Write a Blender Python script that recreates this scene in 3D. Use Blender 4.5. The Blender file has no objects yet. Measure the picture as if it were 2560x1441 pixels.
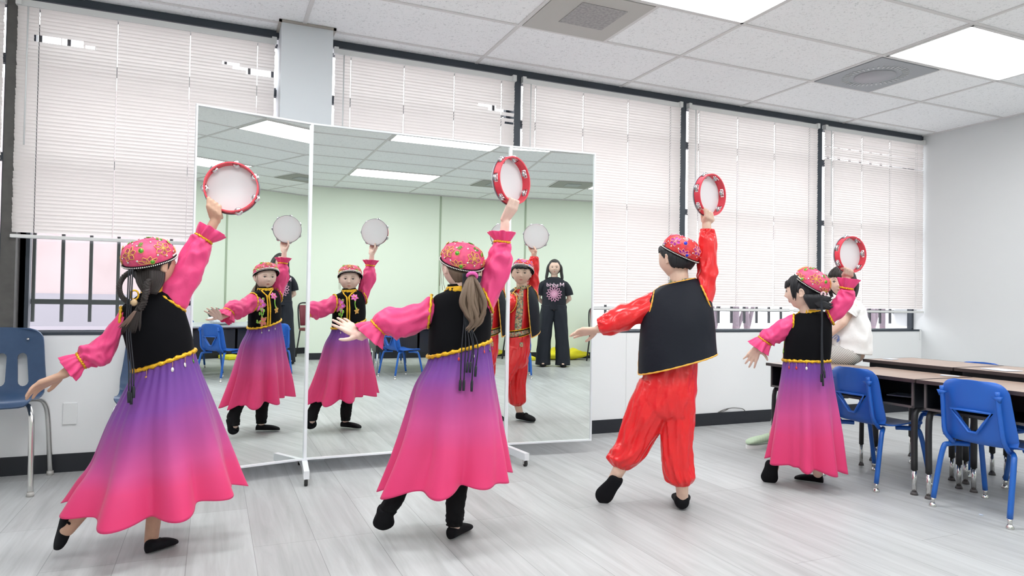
import bpy, bmesh, math, random
from mathutils import Vector, Matrix, noise
random.seed(7)
V = Vector
PI = math.pi
sc = bpy.context.scene
COL = sc.collection
rad = math.radians

# ---------------------------------------------------------------- camera, world, exposure
HC = 1.0203
F_PX, YAW, PITCH, ROLL = 1717.7, 0.41007, 0.018975, 0.015875
CX, CY = 1280.0, 720.5
fwd = V((math.sin(YAW)*math.cos(PITCH), math.cos(YAW)*math.cos(PITCH), math.sin(PITCH)))
_r = V((math.cos(YAW), -math.sin(YAW), 0)); _u = _r.cross(fwd)
rgt = _r*math.cos(ROLL) + _u*math.sin(ROLL)
upv = _u*math.cos(ROLL) - _r*math.sin(ROLL)
CAM = V((0, 0, HC))
cd = bpy.data.cameras.new('camera'); cam = bpy.data.objects.new('camera', cd); COL.objects.link(cam)
cd.sensor_width = 36.0; cd.lens = F_PX/2560*36.0; cd.clip_start = 0.05; cd.clip_end = 200
cam.matrix_world = Matrix(((rgt.x, upv.x, -fwd.x, 0), (rgt.y, upv.y, -fwd.y, 0), (rgt.z, upv.z, -fwd.z, HC), (0, 0, 0, 1)))
sc.camera = cam
w = bpy.data.worlds.new('sky'); sc.world = w; w.use_nodes = True
wb = w.node_tree.nodes['Background']; wb.inputs[0].default_value = (0.97, 0.98, 1.0, 1); wb.inputs[1].default_value = 2.9
sc.view_settings.view_transform = 'Standard'; sc.view_settings.look = 'None'
sc.view_settings.exposure = 1.17; sc.view_settings.gamma = 1; sc.view_settings.use_curve_mapping = False
LAMP = 7.0
try:
    sc.cycles.max_bounces = 9; sc.cycles.diffuse_bounces = 4; sc.cycles.glossy_bounces = 4
    sc.cycles.transparent_max_bounces = 8; sc.cycles.transmission_bounces = 4
    sc.cycles.use_denoising = True; sc.cycles.denoiser = 'OPENIMAGEDENOISE'
    sc.cycles.sample_clamp_indirect = 6; sc.cycles.caustics_reflective = True
except Exception: pass

def ray(px, py):
    return fwd + rgt*((px-CX)/F_PX) - upv*((py-CY)/F_PX)
def at_y(px, py, Y):
    d = ray(px, py); return CAM + d*(Y/d.y)
def at_z(px, py, Z=0.0):
    d = ray(px, py); return CAM + d*((Z-HC)/d.z)

# ---------------------------------------------------------------- materials
MATS = {}
def mat(name, col, rough=0.6, metal=0.0, bump=None, noise_col=None, sheen=0.0, spec=0.5, emis=None, estr=0, transl=0.0, aniso=None, coat=0):
    if name in MATS: return MATS[name]
    m = bpy.data.materials.new(name); m.use_nodes = True; nt = m.node_tree; N = nt.nodes; Lk = nt.links
    b = N['Principled BSDF']; out = N['Material Output']
    b.inputs['Base Color'].default_value = (*col, 1); b.inputs['Roughness'].default_value = rough
    b.inputs['Metallic'].default_value = metal; b.inputs['Specular IOR Level'].default_value = spec
    if sheen: b.inputs['Sheen Weight'].default_value = sheen; b.inputs['Sheen Roughness'].default_value = 0.4
    if coat: b.inputs['Coat Weight'].default_value = coat; b.inputs['Coat Roughness'].default_value = 0.15
    tc = N.new('ShaderNodeTexCoord')
    if noise_col:
        sx, col2, lo, hi = noise_col[:4]
        mp = N.new('ShaderNodeMapping'); mp.inputs['Scale'].default_value = sx if isinstance(sx, tuple) else (sx, sx, sx)
        nz = N.new('ShaderNodeTexNoise'); nz.inputs['Scale'].default_value = 1.0; nz.inputs['Detail'].default_value = 5
        cr = N.new('ShaderNodeValToRGB'); cr.color_ramp.elements[0].position = lo; cr.color_ramp.elements[1].position = hi
        cr.color_ramp.elements[0].color = (*col, 1); cr.color_ramp.elements[1].color = (*col2, 1)
        Lk.new(tc.outputs['Object'], mp.inputs[0]); Lk.new(mp.outputs[0], nz.inputs[0]); Lk.new(nz.outputs[0], cr.inputs[0]); Lk.new(cr.outputs[0], b.inputs['Base Color'])
    if bump:
        sx, st = bump[:2]; dist = bump[2] if len(bump) > 2 else 0.002
        mp = N.new('ShaderNodeMapping'); mp.inputs['Scale'].default_value = sx if isinstance(sx, tuple) else (sx, sx, sx)
        nz = N.new('ShaderNodeTexNoise'); nz.inputs['Scale'].default_value = 1.0; nz.inputs['Detail'].default_value = 4
        bp = N.new('ShaderNodeBump'); bp.inputs['Strength'].default_value = st; bp.inputs['Distance'].default_value = dist
        Lk.new(tc.outputs['Object'], mp.inputs[0]); Lk.new(mp.outputs[0], nz.inputs[0]); Lk.new(nz.outputs[0], bp.inputs['Height']); Lk.new(bp.outputs[0], b.inputs['Normal'])
    if emis: b.inputs['Emission Color'].default_value = (*emis, 1); b.inputs['Emission Strength'].default_value = estr
    if transl:
        tr = N.new('ShaderNodeBsdfTranslucent'); tr.inputs[0].default_value = (*[min(1, c*1.05) for c in col], 1)
        mx = N.new('ShaderNodeMixShader'); mx.inputs[0].default_value = transl
        Lk.new(b.outputs[0], mx.inputs[1]); Lk.new(tr.outputs[0], mx.inputs[2]); Lk.new(mx.outputs[0], out.inputs[0])
    MATS[name] = m; return m

def floor_mat():
    m = bpy.data.materials.new('floor planks'); m.use_nodes = True; N = m.node_tree.nodes; L = m.node_tree.links
    b = N['Principled BSDF']; b.inputs['Roughness'].default_value = 0.42; b.inputs['Specular IOR Level'].default_value = 0.35
    tc = N.new('ShaderNodeTexCoord')
    mp = N.new('ShaderNodeMapping'); mp.inputs['Rotation'].default_value = (0, 0, PI/2); mp.inputs['Location'].default_value = (0.0, 0.072, 0)
    L.new(tc.outputs['Object'], mp.inputs[0])
    br = N.new('ShaderNodeTexBrick'); br.inputs['Scale'].default_value = 1; br.inputs['Brick Width'].default_value = 1.5; br.inputs['Row Height'].default_value = 0.245
    br.inputs['Mortar Size'].default_value = 0.0015; br.inputs['Mortar Smooth'].default_value = 0.3; br.offset = 0.37; br.offset_frequency = 3; br.squash_frequency = 1
    br.inputs['Color1'].default_value = (0.49, 0.505, 0.505, 1); br.inputs['Color2'].default_value = (0.42, 0.425, 0.425, 1); br.inputs['Mortar'].default_value = (0.27, 0.27, 0.27, 1)
    L.new(mp.outputs[0], br.inputs[0])
    m2 = N.new('ShaderNodeMapping'); m2.inputs['Scale'].default_value = (13, 0.9, 1); L.new(tc.outputs['Object'], m2.inputs[0])
    nz = N.new('ShaderNodeTexNoise'); nz.inputs['Scale'].default_value = 1.6; nz.inputs['Detail'].default_value = 9; nz.inputs['Roughness'].default_value = 0.62; nz.inputs['Distortion'].default_value = 0.6
    L.new(m2.outputs[0], nz.inputs[0])
    cr = N.new('ShaderNodeValToRGB'); cr.color_ramp.elements[0].position = 0.30; cr.color_ramp.elements[0].color = (0.79, 0.785, 0.78, 1); cr.color_ramp.elements[1].position = 0.64; cr.color_ramp.elements[1].color = (1.05, 1.05, 1.05, 1)
    L.new(nz.outputs[0], cr.inputs[0])
    mx = N.new('ShaderNodeMix'); mx.data_type = 'RGBA'; mx.blend_type = 'MULTIPLY'; mx.inputs[0].default_value = 1
    L.new(br.outputs[0], mx.inputs[6]); L.new(cr.outputs[0], mx.inputs[7]); L.new(mx.outputs[2], b.inputs['Base Color'])
    bp = N.new('ShaderNodeBump'); bp.inputs['Strength'].default_value = 0.12; bp.inputs['Distance'].default_value = 0.002; L.new(nz.outputs[0], bp.inputs['Height']); L.new(bp.outputs[0], b.inputs['Normal'])
    return m
def ceil_mat():
    m = bpy.data.materials.new('ceiling tile'); m.use_nodes = True; N = m.node_tree.nodes; L = m.node_tree.links
    b = N['Principled BSDF']; b.inputs['Roughness'].default_value = 0.9
    tc = N.new('ShaderNodeTexCoord')
    nz = N.new('ShaderNodeTexNoise'); nz.inputs['Scale'].default_value = 62; nz.inputs['Detail'].default_value = 2.5; nz.inputs['Distortion'].default_value = 1.2
    L.new(tc.outputs['Object'], nz.inputs[0])
    cr = N.new('ShaderNodeValToRGB'); e = cr.color_ramp.elements; e[0].position = 0.33; e[0].color = (0.74, 0.76, 0.765, 1); e[1].position = 0.43; e[1].color = (0.95, 0.965, 0.97, 1)
    L.new(nz.outputs[0], cr.inputs[0]); L.new(cr.outputs[0], b.inputs['Base Color'])
    bp = N.new('ShaderNodeBump'); bp.inputs['Strength'].default_value = 0.35; bp.inputs['Distance'].default_value = 0.003; L.new(cr.outputs[0], bp.inputs['Height']); L.new(bp.outputs[0], b.inputs['Normal'])
    return m
def skirt_mat():
    m = bpy.data.materials.new('ombre chiffon'); m.use_nodes = True; N = m.node_tree.nodes; L = m.node_tree.links
    b = N['Principled BSDF']; out = N['Material Output']; b.inputs['Roughness'].default_value = 0.55; b.inputs['Sheen Weight'].default_value = 0.15
    at = N.new('ShaderNodeAttribute'); at.attribute_name = 'dye'
    tc = N.new('ShaderNodeTexCoord'); nz = N.new('ShaderNodeTexNoise'); nz.inputs['Scale'].default_value = 4.0; L.new(tc.outputs['Object'], nz.inputs[0])
    ad = N.new('ShaderNodeMath'); ad.operation = 'MULTIPLY_ADD'; ad.inputs[1].default_value = 0.12; L.new(nz.outputs[0], ad.inputs[0]); L.new(at.outputs['Fac'], ad.inputs[2])
    cr = N.new('ShaderNodeValToRGB'); e = cr.color_ramp.elements
    e[0].position = 0.22; e[0].color = (0.165, 0.045, 0.33, 1); e[1].position = 0.98; e[1].color = (0.90, 0.05, 0.215, 1)
    for p, c in ((0.36, (0.25, 0.06, 0.37)), (0.50, (0.47, 0.075, 0.34)), (0.66, (0.76, 0.09, 0.33)), (0.80, (0.88, 0.065, 0.25))):
        x = e.new(p); x.color = (*c, 1)
    L.new(ad.outputs[0], cr.inputs[0]); L.new(cr.outputs[0], b.inputs['Base Color'])
    tr = N.new('ShaderNodeBsdfTranslucent'); L.new(cr.outputs[0], tr.inputs[0]); mx = N.new('ShaderNodeMixShader'); mx.inputs[0].default_value = 0.22
    L.new(b.outputs[0], mx.inputs[1]); L.new(tr.outputs[0], mx.inputs[2]); L.new(mx.outputs[0], out.inputs[0])
    return m
def stripes_mat(name, c1, c2, scale, rot, rough=0.8, width=0.5):
    m = bpy.data.materials.new(name); m.use_nodes = True; N = m.node_tree.nodes; L = m.node_tree.links
    b = N['Principled BSDF']; b.inputs['Roughness'].default_value = rough
    tc = N.new('ShaderNodeTexCoord'); mp = N.new('ShaderNodeMapping'); mp.inputs['Rotation'].default_value = rot
    L.new(tc.outputs['Object'], mp.inputs[0]); wv = N.new('ShaderNodeTexWave'); wv.inputs['Scale'].default_value = scale; wv.bands_direction = 'X'
    L.new(mp.outputs[0], wv.inputs[0]); cr = N.new('ShaderNodeValToRGB'); e = cr.color_ramp.elements; e[0].position = width-0.06; e[0].color = (*c1, 1); e[1].position = width+0.06; e[1].color = (*c2, 1)
    L.new(wv.outputs[0], cr.inputs[0]); L.new(cr.outputs[0], b.inputs['Base Color']); return m
def brocade_mat():
    m = bpy.data.materials.new('brocade'); m.use_nodes = True; N = m.node_tree.nodes; L = m.node_tree.links
    b = N['Principled BSDF']; b.inputs['Roughness'].default_value = 0.5
    tc = N.new('ShaderNodeTexCoord'); vo = N.new('ShaderNodeTexVoronoi'); vo.inputs['Scale'].default_value = 85; L.new(tc.outputs['Object'], vo.inputs[0])
    sx = N.new('ShaderNodeSeparateColor'); L.new(vo.outputs['Color'], sx.inputs[0])
    cr = N.new('ShaderNodeValToRGB'); cr.color_ramp.interpolation = 'CONSTANT'; e = cr.color_ramp.elements; e[0].position = 0.0; e[0].color = (0.55, 0.38, 0.20, 1); e[1].position = 0.8; e[1].color = (0.50, 0.14, 0.10, 1)
    for p, c in ((0.25, (0.20, 0.24, 0.15)), (0.45, (0.48, 0.42, 0.30)), (0.62, (0.14, 0.15, 0.12))):
        x = e.new(p); x.color = (*c, 1)
    L.new(sx.outputs[0], cr.inputs[0]); L.new(cr.outputs[0], b.inputs['Base Color']); return m
def hair_mat(name, c1, c2, rough=0.38):
    m = bpy.data.materials.new(name); m.use_nodes = True; N = m.node_tree.nodes; L = m.node_tree.links
    b = N['Principled BSDF']; b.inputs['Roughness'].default_value = rough; b.inputs['Specular IOR Level'].default_value = 0.35
    at = N.new('ShaderNodeAttribute'); at.attribute_name = 'strand'
    nz = N.new('ShaderNodeTexNoise'); nz.noise_dimensions = '1D'; nz.inputs['Scale'].default_value = 60; nz.inputs['Detail'].default_value = 4
    L.new(at.outputs['Fac'], nz.inputs['W'])
    cr = N.new('ShaderNodeValToRGB'); e = cr.color_ramp.elements; e[0].position = 0.38; e[0].color = (*c1, 1); e[1].position = 0.68; e[1].color = (*c2, 1)
    L.new(nz.outputs[0], cr.inputs[0]); L.new(cr.outputs[0], b.inputs['Base Color'])
    bp = N.new('ShaderNodeBump'); bp.inputs['Strength'].default_value = 0.5; bp.inputs['Distance'].default_value = 0.003; L.new(nz.outputs[0], bp.inputs['Height']); L.new(bp.outputs[0], b.inputs['Normal'])
    return m

M_floor = floor_mat(); M_ceil = ceil_mat(); M_skirt = skirt_mat()
M_white = mat('white wall paint', (0.78, 0.785, 0.785), 0.7, bump=(60, 0.05))
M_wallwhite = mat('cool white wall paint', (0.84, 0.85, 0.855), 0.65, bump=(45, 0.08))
M_green = mat('pale green wall paint', (0.83, 0.91, 0.78), 0.7, bump=(50, 0.05))
M_base = mat('black vinyl base', (0.012, 0.014, 0.02), 0.45)
M_tbar = mat('ceiling grid white', (0.72, 0.71, 0.70), 0.6)
M_frame = mat('charcoal window frame', (0.035, 0.045, 0.06), 0.5)
M_bronze = mat('bronze mullion', (0.10, 0.095, 0.09), 0.5, noise_col=(20, (0.075, 0.07, 0.068), 0.3, 0.7))
M_bar = mat('black iron', (0.02, 0.022, 0.03), 0.6)
M_blind = mat('blind slat', (0.80, 0.755, 0.735), 0.55, transl=0.255)
M_rail = mat('blind rail', (0.74, 0.745, 0.735), 0.45)
M_ventgrey = mat('perforated metal grey', (0.36, 0.38, 0.40), 0.5, metal=0.2)
M_ventlight = mat('perforated metal cream', (0.50, 0.49, 0.46), 0.6)
M_alu = mat('white aluminium', (0.80, 0.83, 0.86), 0.3, metal=0.1)
M_chrome = mat('chrome', (0.72, 0.71, 0.69), 0.18, metal=1.0)
M_steel = mat('jingle steel', (0.66, 0.65, 0.67), 0.22, metal=1.0)
M_mirror = mat('mirror silver', (0.865, 0.905, 0.88), 0.0, metal=1.0)
M_navy = mat('navy plastic', (0.035, 0.075, 0.155), 0.42, noise_col=(30, (0.03, 0.065, 0.14), 0.3, 0.7))
M_blue = mat('blue plastic', (0.014, 0.115, 0.50), 0.40, bump=(90, 0.05))
M_bluemetal = mat('blue enamel', (0.014, 0.115, 0.46), 0.3)
M_deskbox = mat('black desk plastic', (0.012, 0.013, 0.018), 0.45)
M_deskframe = mat('dark grey edge', (0.10, 0.09, 0.09), 0.5)
M_desktop = mat('walnut laminate', (0.42, 0.31, 0.25), 0.30, noise_col=((4, 26, 4), (0.31, 0.215, 0.17), 0.3, 0.75))
M_deskedge = mat('desk edge', (0.045, 0.032, 0.032), 0.4)
M_blacktube = mat('black tube', (0.02, 0.02, 0.022), 0.45)
M_greytop = mat('grey laminate', (0.42, 0.44, 0.47), 0.4)
M_paper = mat('paper blue white', (0.62, 0.70, 0.85), 0.7)
M_bag = mat('white plastic bag', (0.75, 0.80, 0.85), 0.35, bump=(25, 0.8, 0.02))
M_darkgreen = mat('dark green cloth', (0.04, 0.07, 0.06), 0.8)
M_maroon = mat('maroon vinyl', (0.20, 0.035, 0.05), 0.4)
M_yellow = mat('yellow foam', (0.85, 0.75, 0.02), 0.6)
M_cyan = mat('aqua trim', (0.15, 0.60, 0.65), 0.6)
M_lav = mat('lavender bag', (0.55, 0.50, 0.72), 0.6, bump=(20, 0.6, 0.02))
M_black = mat('black velvet', (0.0035, 0.0035, 0.005), 0.85, sheen=0.03, spec=0.12)
M_blackvest = mat('black satin vest', (0.008, 0.010, 0.017), 0.62, bump=(14, 0.25, 0.01), spec=0.22)
M_shoe = mat('black canvas shoe', (0.006, 0.006, 0.008), 0.85, spec=0.2)
M_sock = mat('black knit', (0.006, 0.006, 0.007), 0.9, spec=0.2)
M_pink = mat('hot pink chiffon', (0.92, 0.07, 0.26), 0.5, bump=(16, 0.35, 0.012), sheen=0.15, transl=0.15)
M_pinkc = mat('pink cap fabric', (0.80, 0.085, 0.19), 0.55, noise_col=(45, (0.62, 0.05, 0.17), 0.4, 0.7))
M_redc = mat('red cap fabric', (0.72, 0.03, 0.03), 0.55, noise_col=(45, (0.5, 0.02, 0.03), 0.4, 0.7))
M_red = mat('red satin', (0.80, 0.018, 0.022), 0.28, bump=(13, 0.4, 0.014), sheen=0.1)
M_gold = mat('gold sequin trim', (0.80, 0.44, 0.02), 0.32, metal=0.55, bump=(170, 0.9, 0.004))
M_goldcord = mat('orange piping', (0.85, 0.42, 0.05), 0.5)
M_goldthread = mat('gold thread', (0.80, 0.42, 0.12), 0.45, metal=0.2)
M_pinkthread = mat('coral thread', (0.90, 0.30, 0.28), 0.5)
M_purpseq = mat('purple sequins', (0.36, 0.02, 0.30), 0.25, metal=0.5, bump=(200, 0.8, 0.003))
M_pinkseq = mat('magenta sequins', (0.75, 0.12, 0.62), 0.2, metal=0.5, bump=(200, 0.8, 0.003))
M_greenseq = mat('green sequins', (0.12, 0.42, 0.05), 0.25, metal=0.4)
M_lime = mat('lime embroidery', (0.35, 0.70, 0.10), 0.5)
M_blueseq = mat('blue sequins', (0.03, 0.05, 0.65), 0.2, metal=0.5)
M_silverseq = mat('pearl sequins', (0.85, 0.84, 0.78), 0.15, metal=0.6)
M_pearl = mat('pearl bead', (0.80, 0.76, 0.72), 0.25, coat=0.4)
M_tamb = mat('red tambourine rim', (0.74, 0.045, 0.075), 0.4, coat=0.1)
M_skin_drum = mat('drum skin', (0.90, 0.885, 0.90), 0.5, transl=0.3)
M_tassel = mat('black cord', (0.008, 0.010, 0.016), 0.6)
M_brocade = brocade_mat()
M_scrunchie = mat('pink hair tie', (0.85, 0.12, 0.45), 0.6)
M_beige = mat('beige hair tie', (0.55, 0.38, 0.22), 0.7)
M_hair_black = hair_mat('black hair', (0.006, 0.006, 0.008), (0.03, 0.03, 0.036))
M_hair_dark = hair_mat('dark brown hair', (0.012, 0.010, 0.010), (0.05, 0.036, 0.032))
M_hair_ash = hair_mat('ash brown hair', (0.11, 0.075, 0.055), (0.32, 0.22, 0.15))
M_hair_tip = hair_mat('brown hair tuft', (0.10, 0.06, 0.05), (0.30, 0.19, 0.14))
M_teehair = hair_mat('long black hair', (0.018, 0.018, 0.02), (0.07, 0.065, 0.065))
def skin(n, c): return mat(n, c, 0.5, noise_col=(30, tuple(x*0.92 for x in c), 0.35, 0.7), spec=0.35)
M_skinA = skin('warm tan skin', (0.62, 0.38, 0.27)); M_skinB = skin('fair skin', (0.82, 0.58, 0.49)); M_skinC = skin('light skin', (0.78, 0.54, 0.42)); M_skinD = skin('light warm skin', (0.80, 0.56, 0.45))
M_eye = mat('eye white', (0.75, 0.72, 0.70), 0.25); M_iris = mat('dark iris', (0.015, 0.01, 0.01), 0.15); M_lip = mat('lips', (0.62, 0.24, 0.20), 0.45); M_brow = mat('eyebrow', (0.05, 0.035, 0.03), 0.8); M_browl = mat('light eyebrow', (0.30, 0.19, 0.13), 0.8)
M_tee = mat('white cotton', (0.80, 0.80, 0.80), 0.85, bump=(18, 0.3, 0.01)); M_stripe = stripes_mat('striped cotton', (0.75, 0.74, 0.70), (0.10, 0.10, 0.10), 36.0, (0.3, 0.9, 0.5), width=0.66)
M_blacktee = mat('black cotton', (0.010, 0.012, 0.02), 0.85); M_blackpant = mat('black trousers', (0.010, 0.013, 0.022), 0.8, bump=(12, 0.4, 0.012))
M_print = mat('pink print', (0.78, 0.40, 0.58), 0.6); M_printl = mat('light pink print', (0.90, 0.66, 0.78), 0.6)
M_bluelogo = mat('blue print', (0.15, 0.20, 0.42), 0.7)
M_sneaker = stripes_mat('green checked canvas', (0.72, 0.78, 0.64), (0.40, 0.62, 0.38), 40, (0, 0, 0.7)); M_sole = mat('white rubber', (0.8, 0.8, 0.78), 0.5)
M_pinkwall = mat('pink stucco', (0.30, 0.235, 0.24), 0.9, noise_col=(2, (0.35, 0.285, 0.29), 0.3, 0.7)); M_fence = mat('lilac grey cladding', (0.225, 0.21, 0.24), 0.9); M_ground = mat('pale concrete', (0.27, 0.25, 0.26), 0.9); M_trunk = mat('tree bark', (0.12, 0.09, 0.11), 0.9, bump=(20, 0.7, 0.02)); M_leaf = mat('pale foliage', (0.42, 0.46, 0.22), 0.9)
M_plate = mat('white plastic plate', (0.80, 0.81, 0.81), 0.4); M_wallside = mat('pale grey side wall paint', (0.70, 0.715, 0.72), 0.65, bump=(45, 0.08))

# ---------------------------------------------------------------- mesh helpers
def fin(name, verts, faces, m, parent=None, org=None, smooth=True, label=None, cat=None, group=None, kind=None, attr=None, uv=None):
    me = bpy.data.meshes.new(name)
    o3 = V(org) if org is not None else V((0, 0, 0))
    me.from_pydata([tuple(V(v)-o3) for v in verts], [], faces); me.update()
    bm = bmesh.new(); bm.from_mesh(me); bmesh.ops.recalc_face_normals(bm, faces=bm.faces); bm.to_mesh(me); bm.free(); me.update()
    if smooth:
        me.polygons.foreach_set('use_smooth', [True]*len(me.polygons))
    if m: me.materials.append(m)
    if attr:
        a = me.attributes.new(attr[0], 'FLOAT', 'POINT'); a.data.foreach_set('value', attr[1])
    o = bpy.data.objects.new(name, me); COL.objects.link(o)
    if parent: o.parent = parent
    elif org is not None: o.location = o3
    tag(o, label, cat, group, kind); return o
def tag(o, label=None, cat=None, group=None, kind=None):
    if label: o['label'] = label
    if cat: o['category'] = cat
    if group: o['group'] = group
    if kind: o['kind'] = kind
    return o
def empty(name, loc, label, cat, group=None, rz=0):
    o = bpy.data.objects.new(name, None); COL.objects.link(o); o.location = loc; o.rotation_euler = (0, 0, rz); o.empty_display_size = 0.1
    return tag(o, label, cat, group)
def frame_of(d, hint=V((0, 0, 1))):
    d = V(d).normalized()
    if abs(d.dot(hint)) > 0.97: hint = V((1, 0, 0))
    a = d.cross(hint).normalized(); return a, a.cross(d).normalized()
def crom(pts, sub):
    out = []; n = len(pts)
    if sub <= 1 or n < 2: return list(pts)
    for i in range(n-1):
        p0 = pts[max(i-1, 0)]; p1 = pts[i]; p2 = pts[i+1]; p3 = pts[min(i+2, n-1)]
        for k in range(sub):
            t = k/sub; t2 = t*t; t3 = t2*t
            out.append(0.5*((2*p1)+(p2-p0)*t+(2*p0-5*p1+4*p2-p3)*t2+(3*p1-p0-3*p2+p3)*t3))
    out.append(pts[-1]); return out
class MB:
    def __init__(s): s.v = []; s.f = []; s.hard = False
    def add(s, vs, fs):
        b = len(s.v); s.v += [V(x) for x in vs]; s.f += [tuple(i+b for i in f) for f in fs]; return s
    def box(s, c, d, M=None, bev=0):
        c = V(c); x, y, z = [k/2 for k in d]
        if bev:
            bm = bmesh.new(); bmesh.ops.create_cube(bm, size=1); bmesh.ops.scale(bm, vec=d, verts=bm.verts)
            bmesh.ops.bevel(bm, geom=list(bm.edges), offset=bev, segments=2, affect='EDGES', profile=0.5)
            vs = [v.co.copy() for v in bm.verts]; fs = [tuple(v.index for v in f.verts) for f in bm.faces]; bm.free()
        else:
            vs = [V((i, j, k)) for i in (-x, x) for j in (-y, y) for k in (-z, z)]
            fs = [(0, 1, 3, 2), (4, 6, 7, 5), (0, 4, 5, 1), (2, 3, 7, 6), (0, 2, 6, 4), (1, 5, 7, 3)]
        if M is not None: vs = [M @ v for v in vs]
        return s.add([v+c for v in vs], fs)
    def tube(s, pts, r, n=10, sub=1, cap=True, flat=1.0, hint=V((0, 0, 1))):
        pts = [V(p) for p in pts]; rs = r if isinstance(r, (list, tuple)) else [r]*len(pts)
        rs = [V((x, 0, 0)) for x in rs]
        pts2 = crom(pts, sub); rs2 = [q.x for q in crom(rs, sub)]
        vs = []; fs = []; m = len(pts2); pa = None
        for i, p in enumerate(pts2):
            d = (pts2[min(i+1, m-1)]-pts2[max(i-1, 0)])
            if d.length < 1e-9: d = V((0, 0, 1))
            if pa is None: a, b = frame_of(d, hint)
            else:
                a = (pa-d.normalized()*pa.dot(d.normalized())).normalized(); b = d.normalized().cross(a)*-1; b = a.cross(d.normalized())
            pa = a
            for k in range(n):
                t = 2*PI*k/n; vs.append(p+a*(math.cos(t)*rs2[i])+b*(math.sin(t)*rs2[i]*flat))
        for i in range(m-1):
            for k in range(n): fs.append((i*n+k, i*n+(k+1) % n, (i+1)*n+(k+1) % n, (i+1)*n+k))
        if cap:
            fs.append(tuple(range(n-1, -1, -1))); fs.append(tuple((m-1)*n+k for k in range(n)))
        return s.add(vs, fs)
    def loop(s, pts, r, n=6):
        pts = [V(p) for p in pts]; m = len(pts); vs = []; fs = []; pa = None
        for i, p in enumerate(pts):
            d = (pts[(i+1) % m]-pts[i-1]).normalized()
            if pa is None: a, b = frame_of(d)
            else: a = (pa-d*pa.dot(d)).normalized(); b = a.cross(d)
            pa = a
            rr = r[i] if isinstance(r, list) else r
            for k in range(n): t = 2*PI*k/n; vs.append(p+a*math.cos(t)*rr+b*math.sin(t)*rr)
        for i in range(m):
            j = (i+1) % m
            for k in range(n): fs.append((i*n+k, i*n+(k+1) % n, j*n+(k+1) % n, j*n+k))
        return s.add(vs, fs)
    def ell(s, c, ax, ay, az, nu=16, nv=10, fn=None):
        c = V(c); vs = [c-az]; fs = []
        for i in range(1, nv):
            ph = -PI/2+PI*i/nv
            for k in range(nu):
                t = 2*PI*k/nu; vs.append(c+ax*(math.cos(ph)*math.cos(t))+ay*(math.cos(ph)*math.sin(t))+az*math.sin(ph))
        vs.append(c+az); top = len(vs)-1
        for k in range(nu): fs.append((0, 1+(k+1) % nu, 1+k)); fs.append((top, top-nu+k, top-nu+(k+1) % nu))
        for i in range(nv-2):
            for k in range(nu): a = 1+i*nu; fs.append((a+k, a+(k+1) % nu, a+nu+(k+1) % nu, a+nu+k))
        return s.add(vs, fs)
    def ball(s, c, r, nu=14, nv=8): return s.ell(c, V((r, 0, 0)), V((0, r, 0)), V((0, 0, r)), nu, nv)
    def capsule(s, p0, r0, p1, r1, n=14):
        p0 = V(p0); p1 = V(p1); d = (p1-p0); L = d.length; d = d/L if L > 1e-6 else V((0, 0, 1)); a, b = frame_of(d)
        pts = []; rs = []
        for k in range(5): t = PI/2*(1-k/4); pts.append(p0-d*(r0*math.sin(t))); rs.append(max(r0*math.cos(t), 1e-4))
        for k in range(5): t = PI/2*k/4; pts.append(p1+d*(r1*math.sin(t))); rs.append(max(r1*math.cos(t), 1e-4))
        vs = []; fs = []
        for p, r in zip(pts, rs):
            for k in range(n): t = 2*PI*k/n; vs.append(p+a*(math.cos(t)*r)+b*(math.sin(t)*r))
        m = len(pts)
        for i in range(m-1):
            for k in range(n): fs.append((i*n+k, (i+1)*n+k, (i+1)*n+(k+1) % n, i*n+(k+1) % n))
        fs.append(tuple(range(n))); fs.append(tuple((m-1)*n+k for k in range(n-1, -1, -1)))
        return s.add(vs, fs)
    def chain(s, pts, rs, n=14):
        for i in range(len(pts)-1): s.capsule(pts[i], rs[i], pts[i+1], rs[i+1], n)
        return s
    def prism(s, poly, y0, y1, M=None):
        n = len(poly); vs = [V((x, y0, z)) for x, z in poly]+[V((x, y1, z)) for x, z in poly]
        fs = [tuple(range(n)), tuple(range(2*n-1, n-1, -1))]+[(i, i+n, (i+1) % n+n, (i+1) % n) for i in range(n)]
        if M is not None: vs = [M @ v for v in vs]
        return s.add(vs, fs)
    def disc(s, c, nrm, r, th=0.001, n=12, ry=None, a=None):
        nrm = V(nrm).normalized(); c = V(c)
        if a is None: a, b = frame_of(nrm)
        else: a = V(a).normalized(); b = nrm.cross(a)
        ry = ry or r; vs = []
        for h in (0, th):
            vs += [c+nrm*h+a*(math.cos(2*PI*k/n)*r)+b*(math.sin(2*PI*k/n)*ry) for k in range(n)]
        return s.add(vs, [tuple(range(n-1, -1, -1)), tuple(range(n, 2*n))]+[(k, (k+1) % n, n+(k+1) % n, n+k) for k in range(n)])
    def build(s, name, m, parent=None, org=None, smooth=True, **kw):
        o = fin(name, s.v, s.f, m, parent, org, smooth, **kw)
        if smooth == 'auto':
            pass
        return o
def flat(o):
    o.data.polygons.foreach_set('use_smooth', [False]*len(o.data.polygons)); return o
def bake(o):
    dg = bpy.context.evaluated_depsgraph_get(); dg.update()
    me = bpy.data.meshes.new_from_object(o.evaluated_get(dg), depsgraph=dg)
    old = o.data; o.modifiers.clear(); o.data = me; bpy.data.meshes.remove(old); return o
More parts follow.
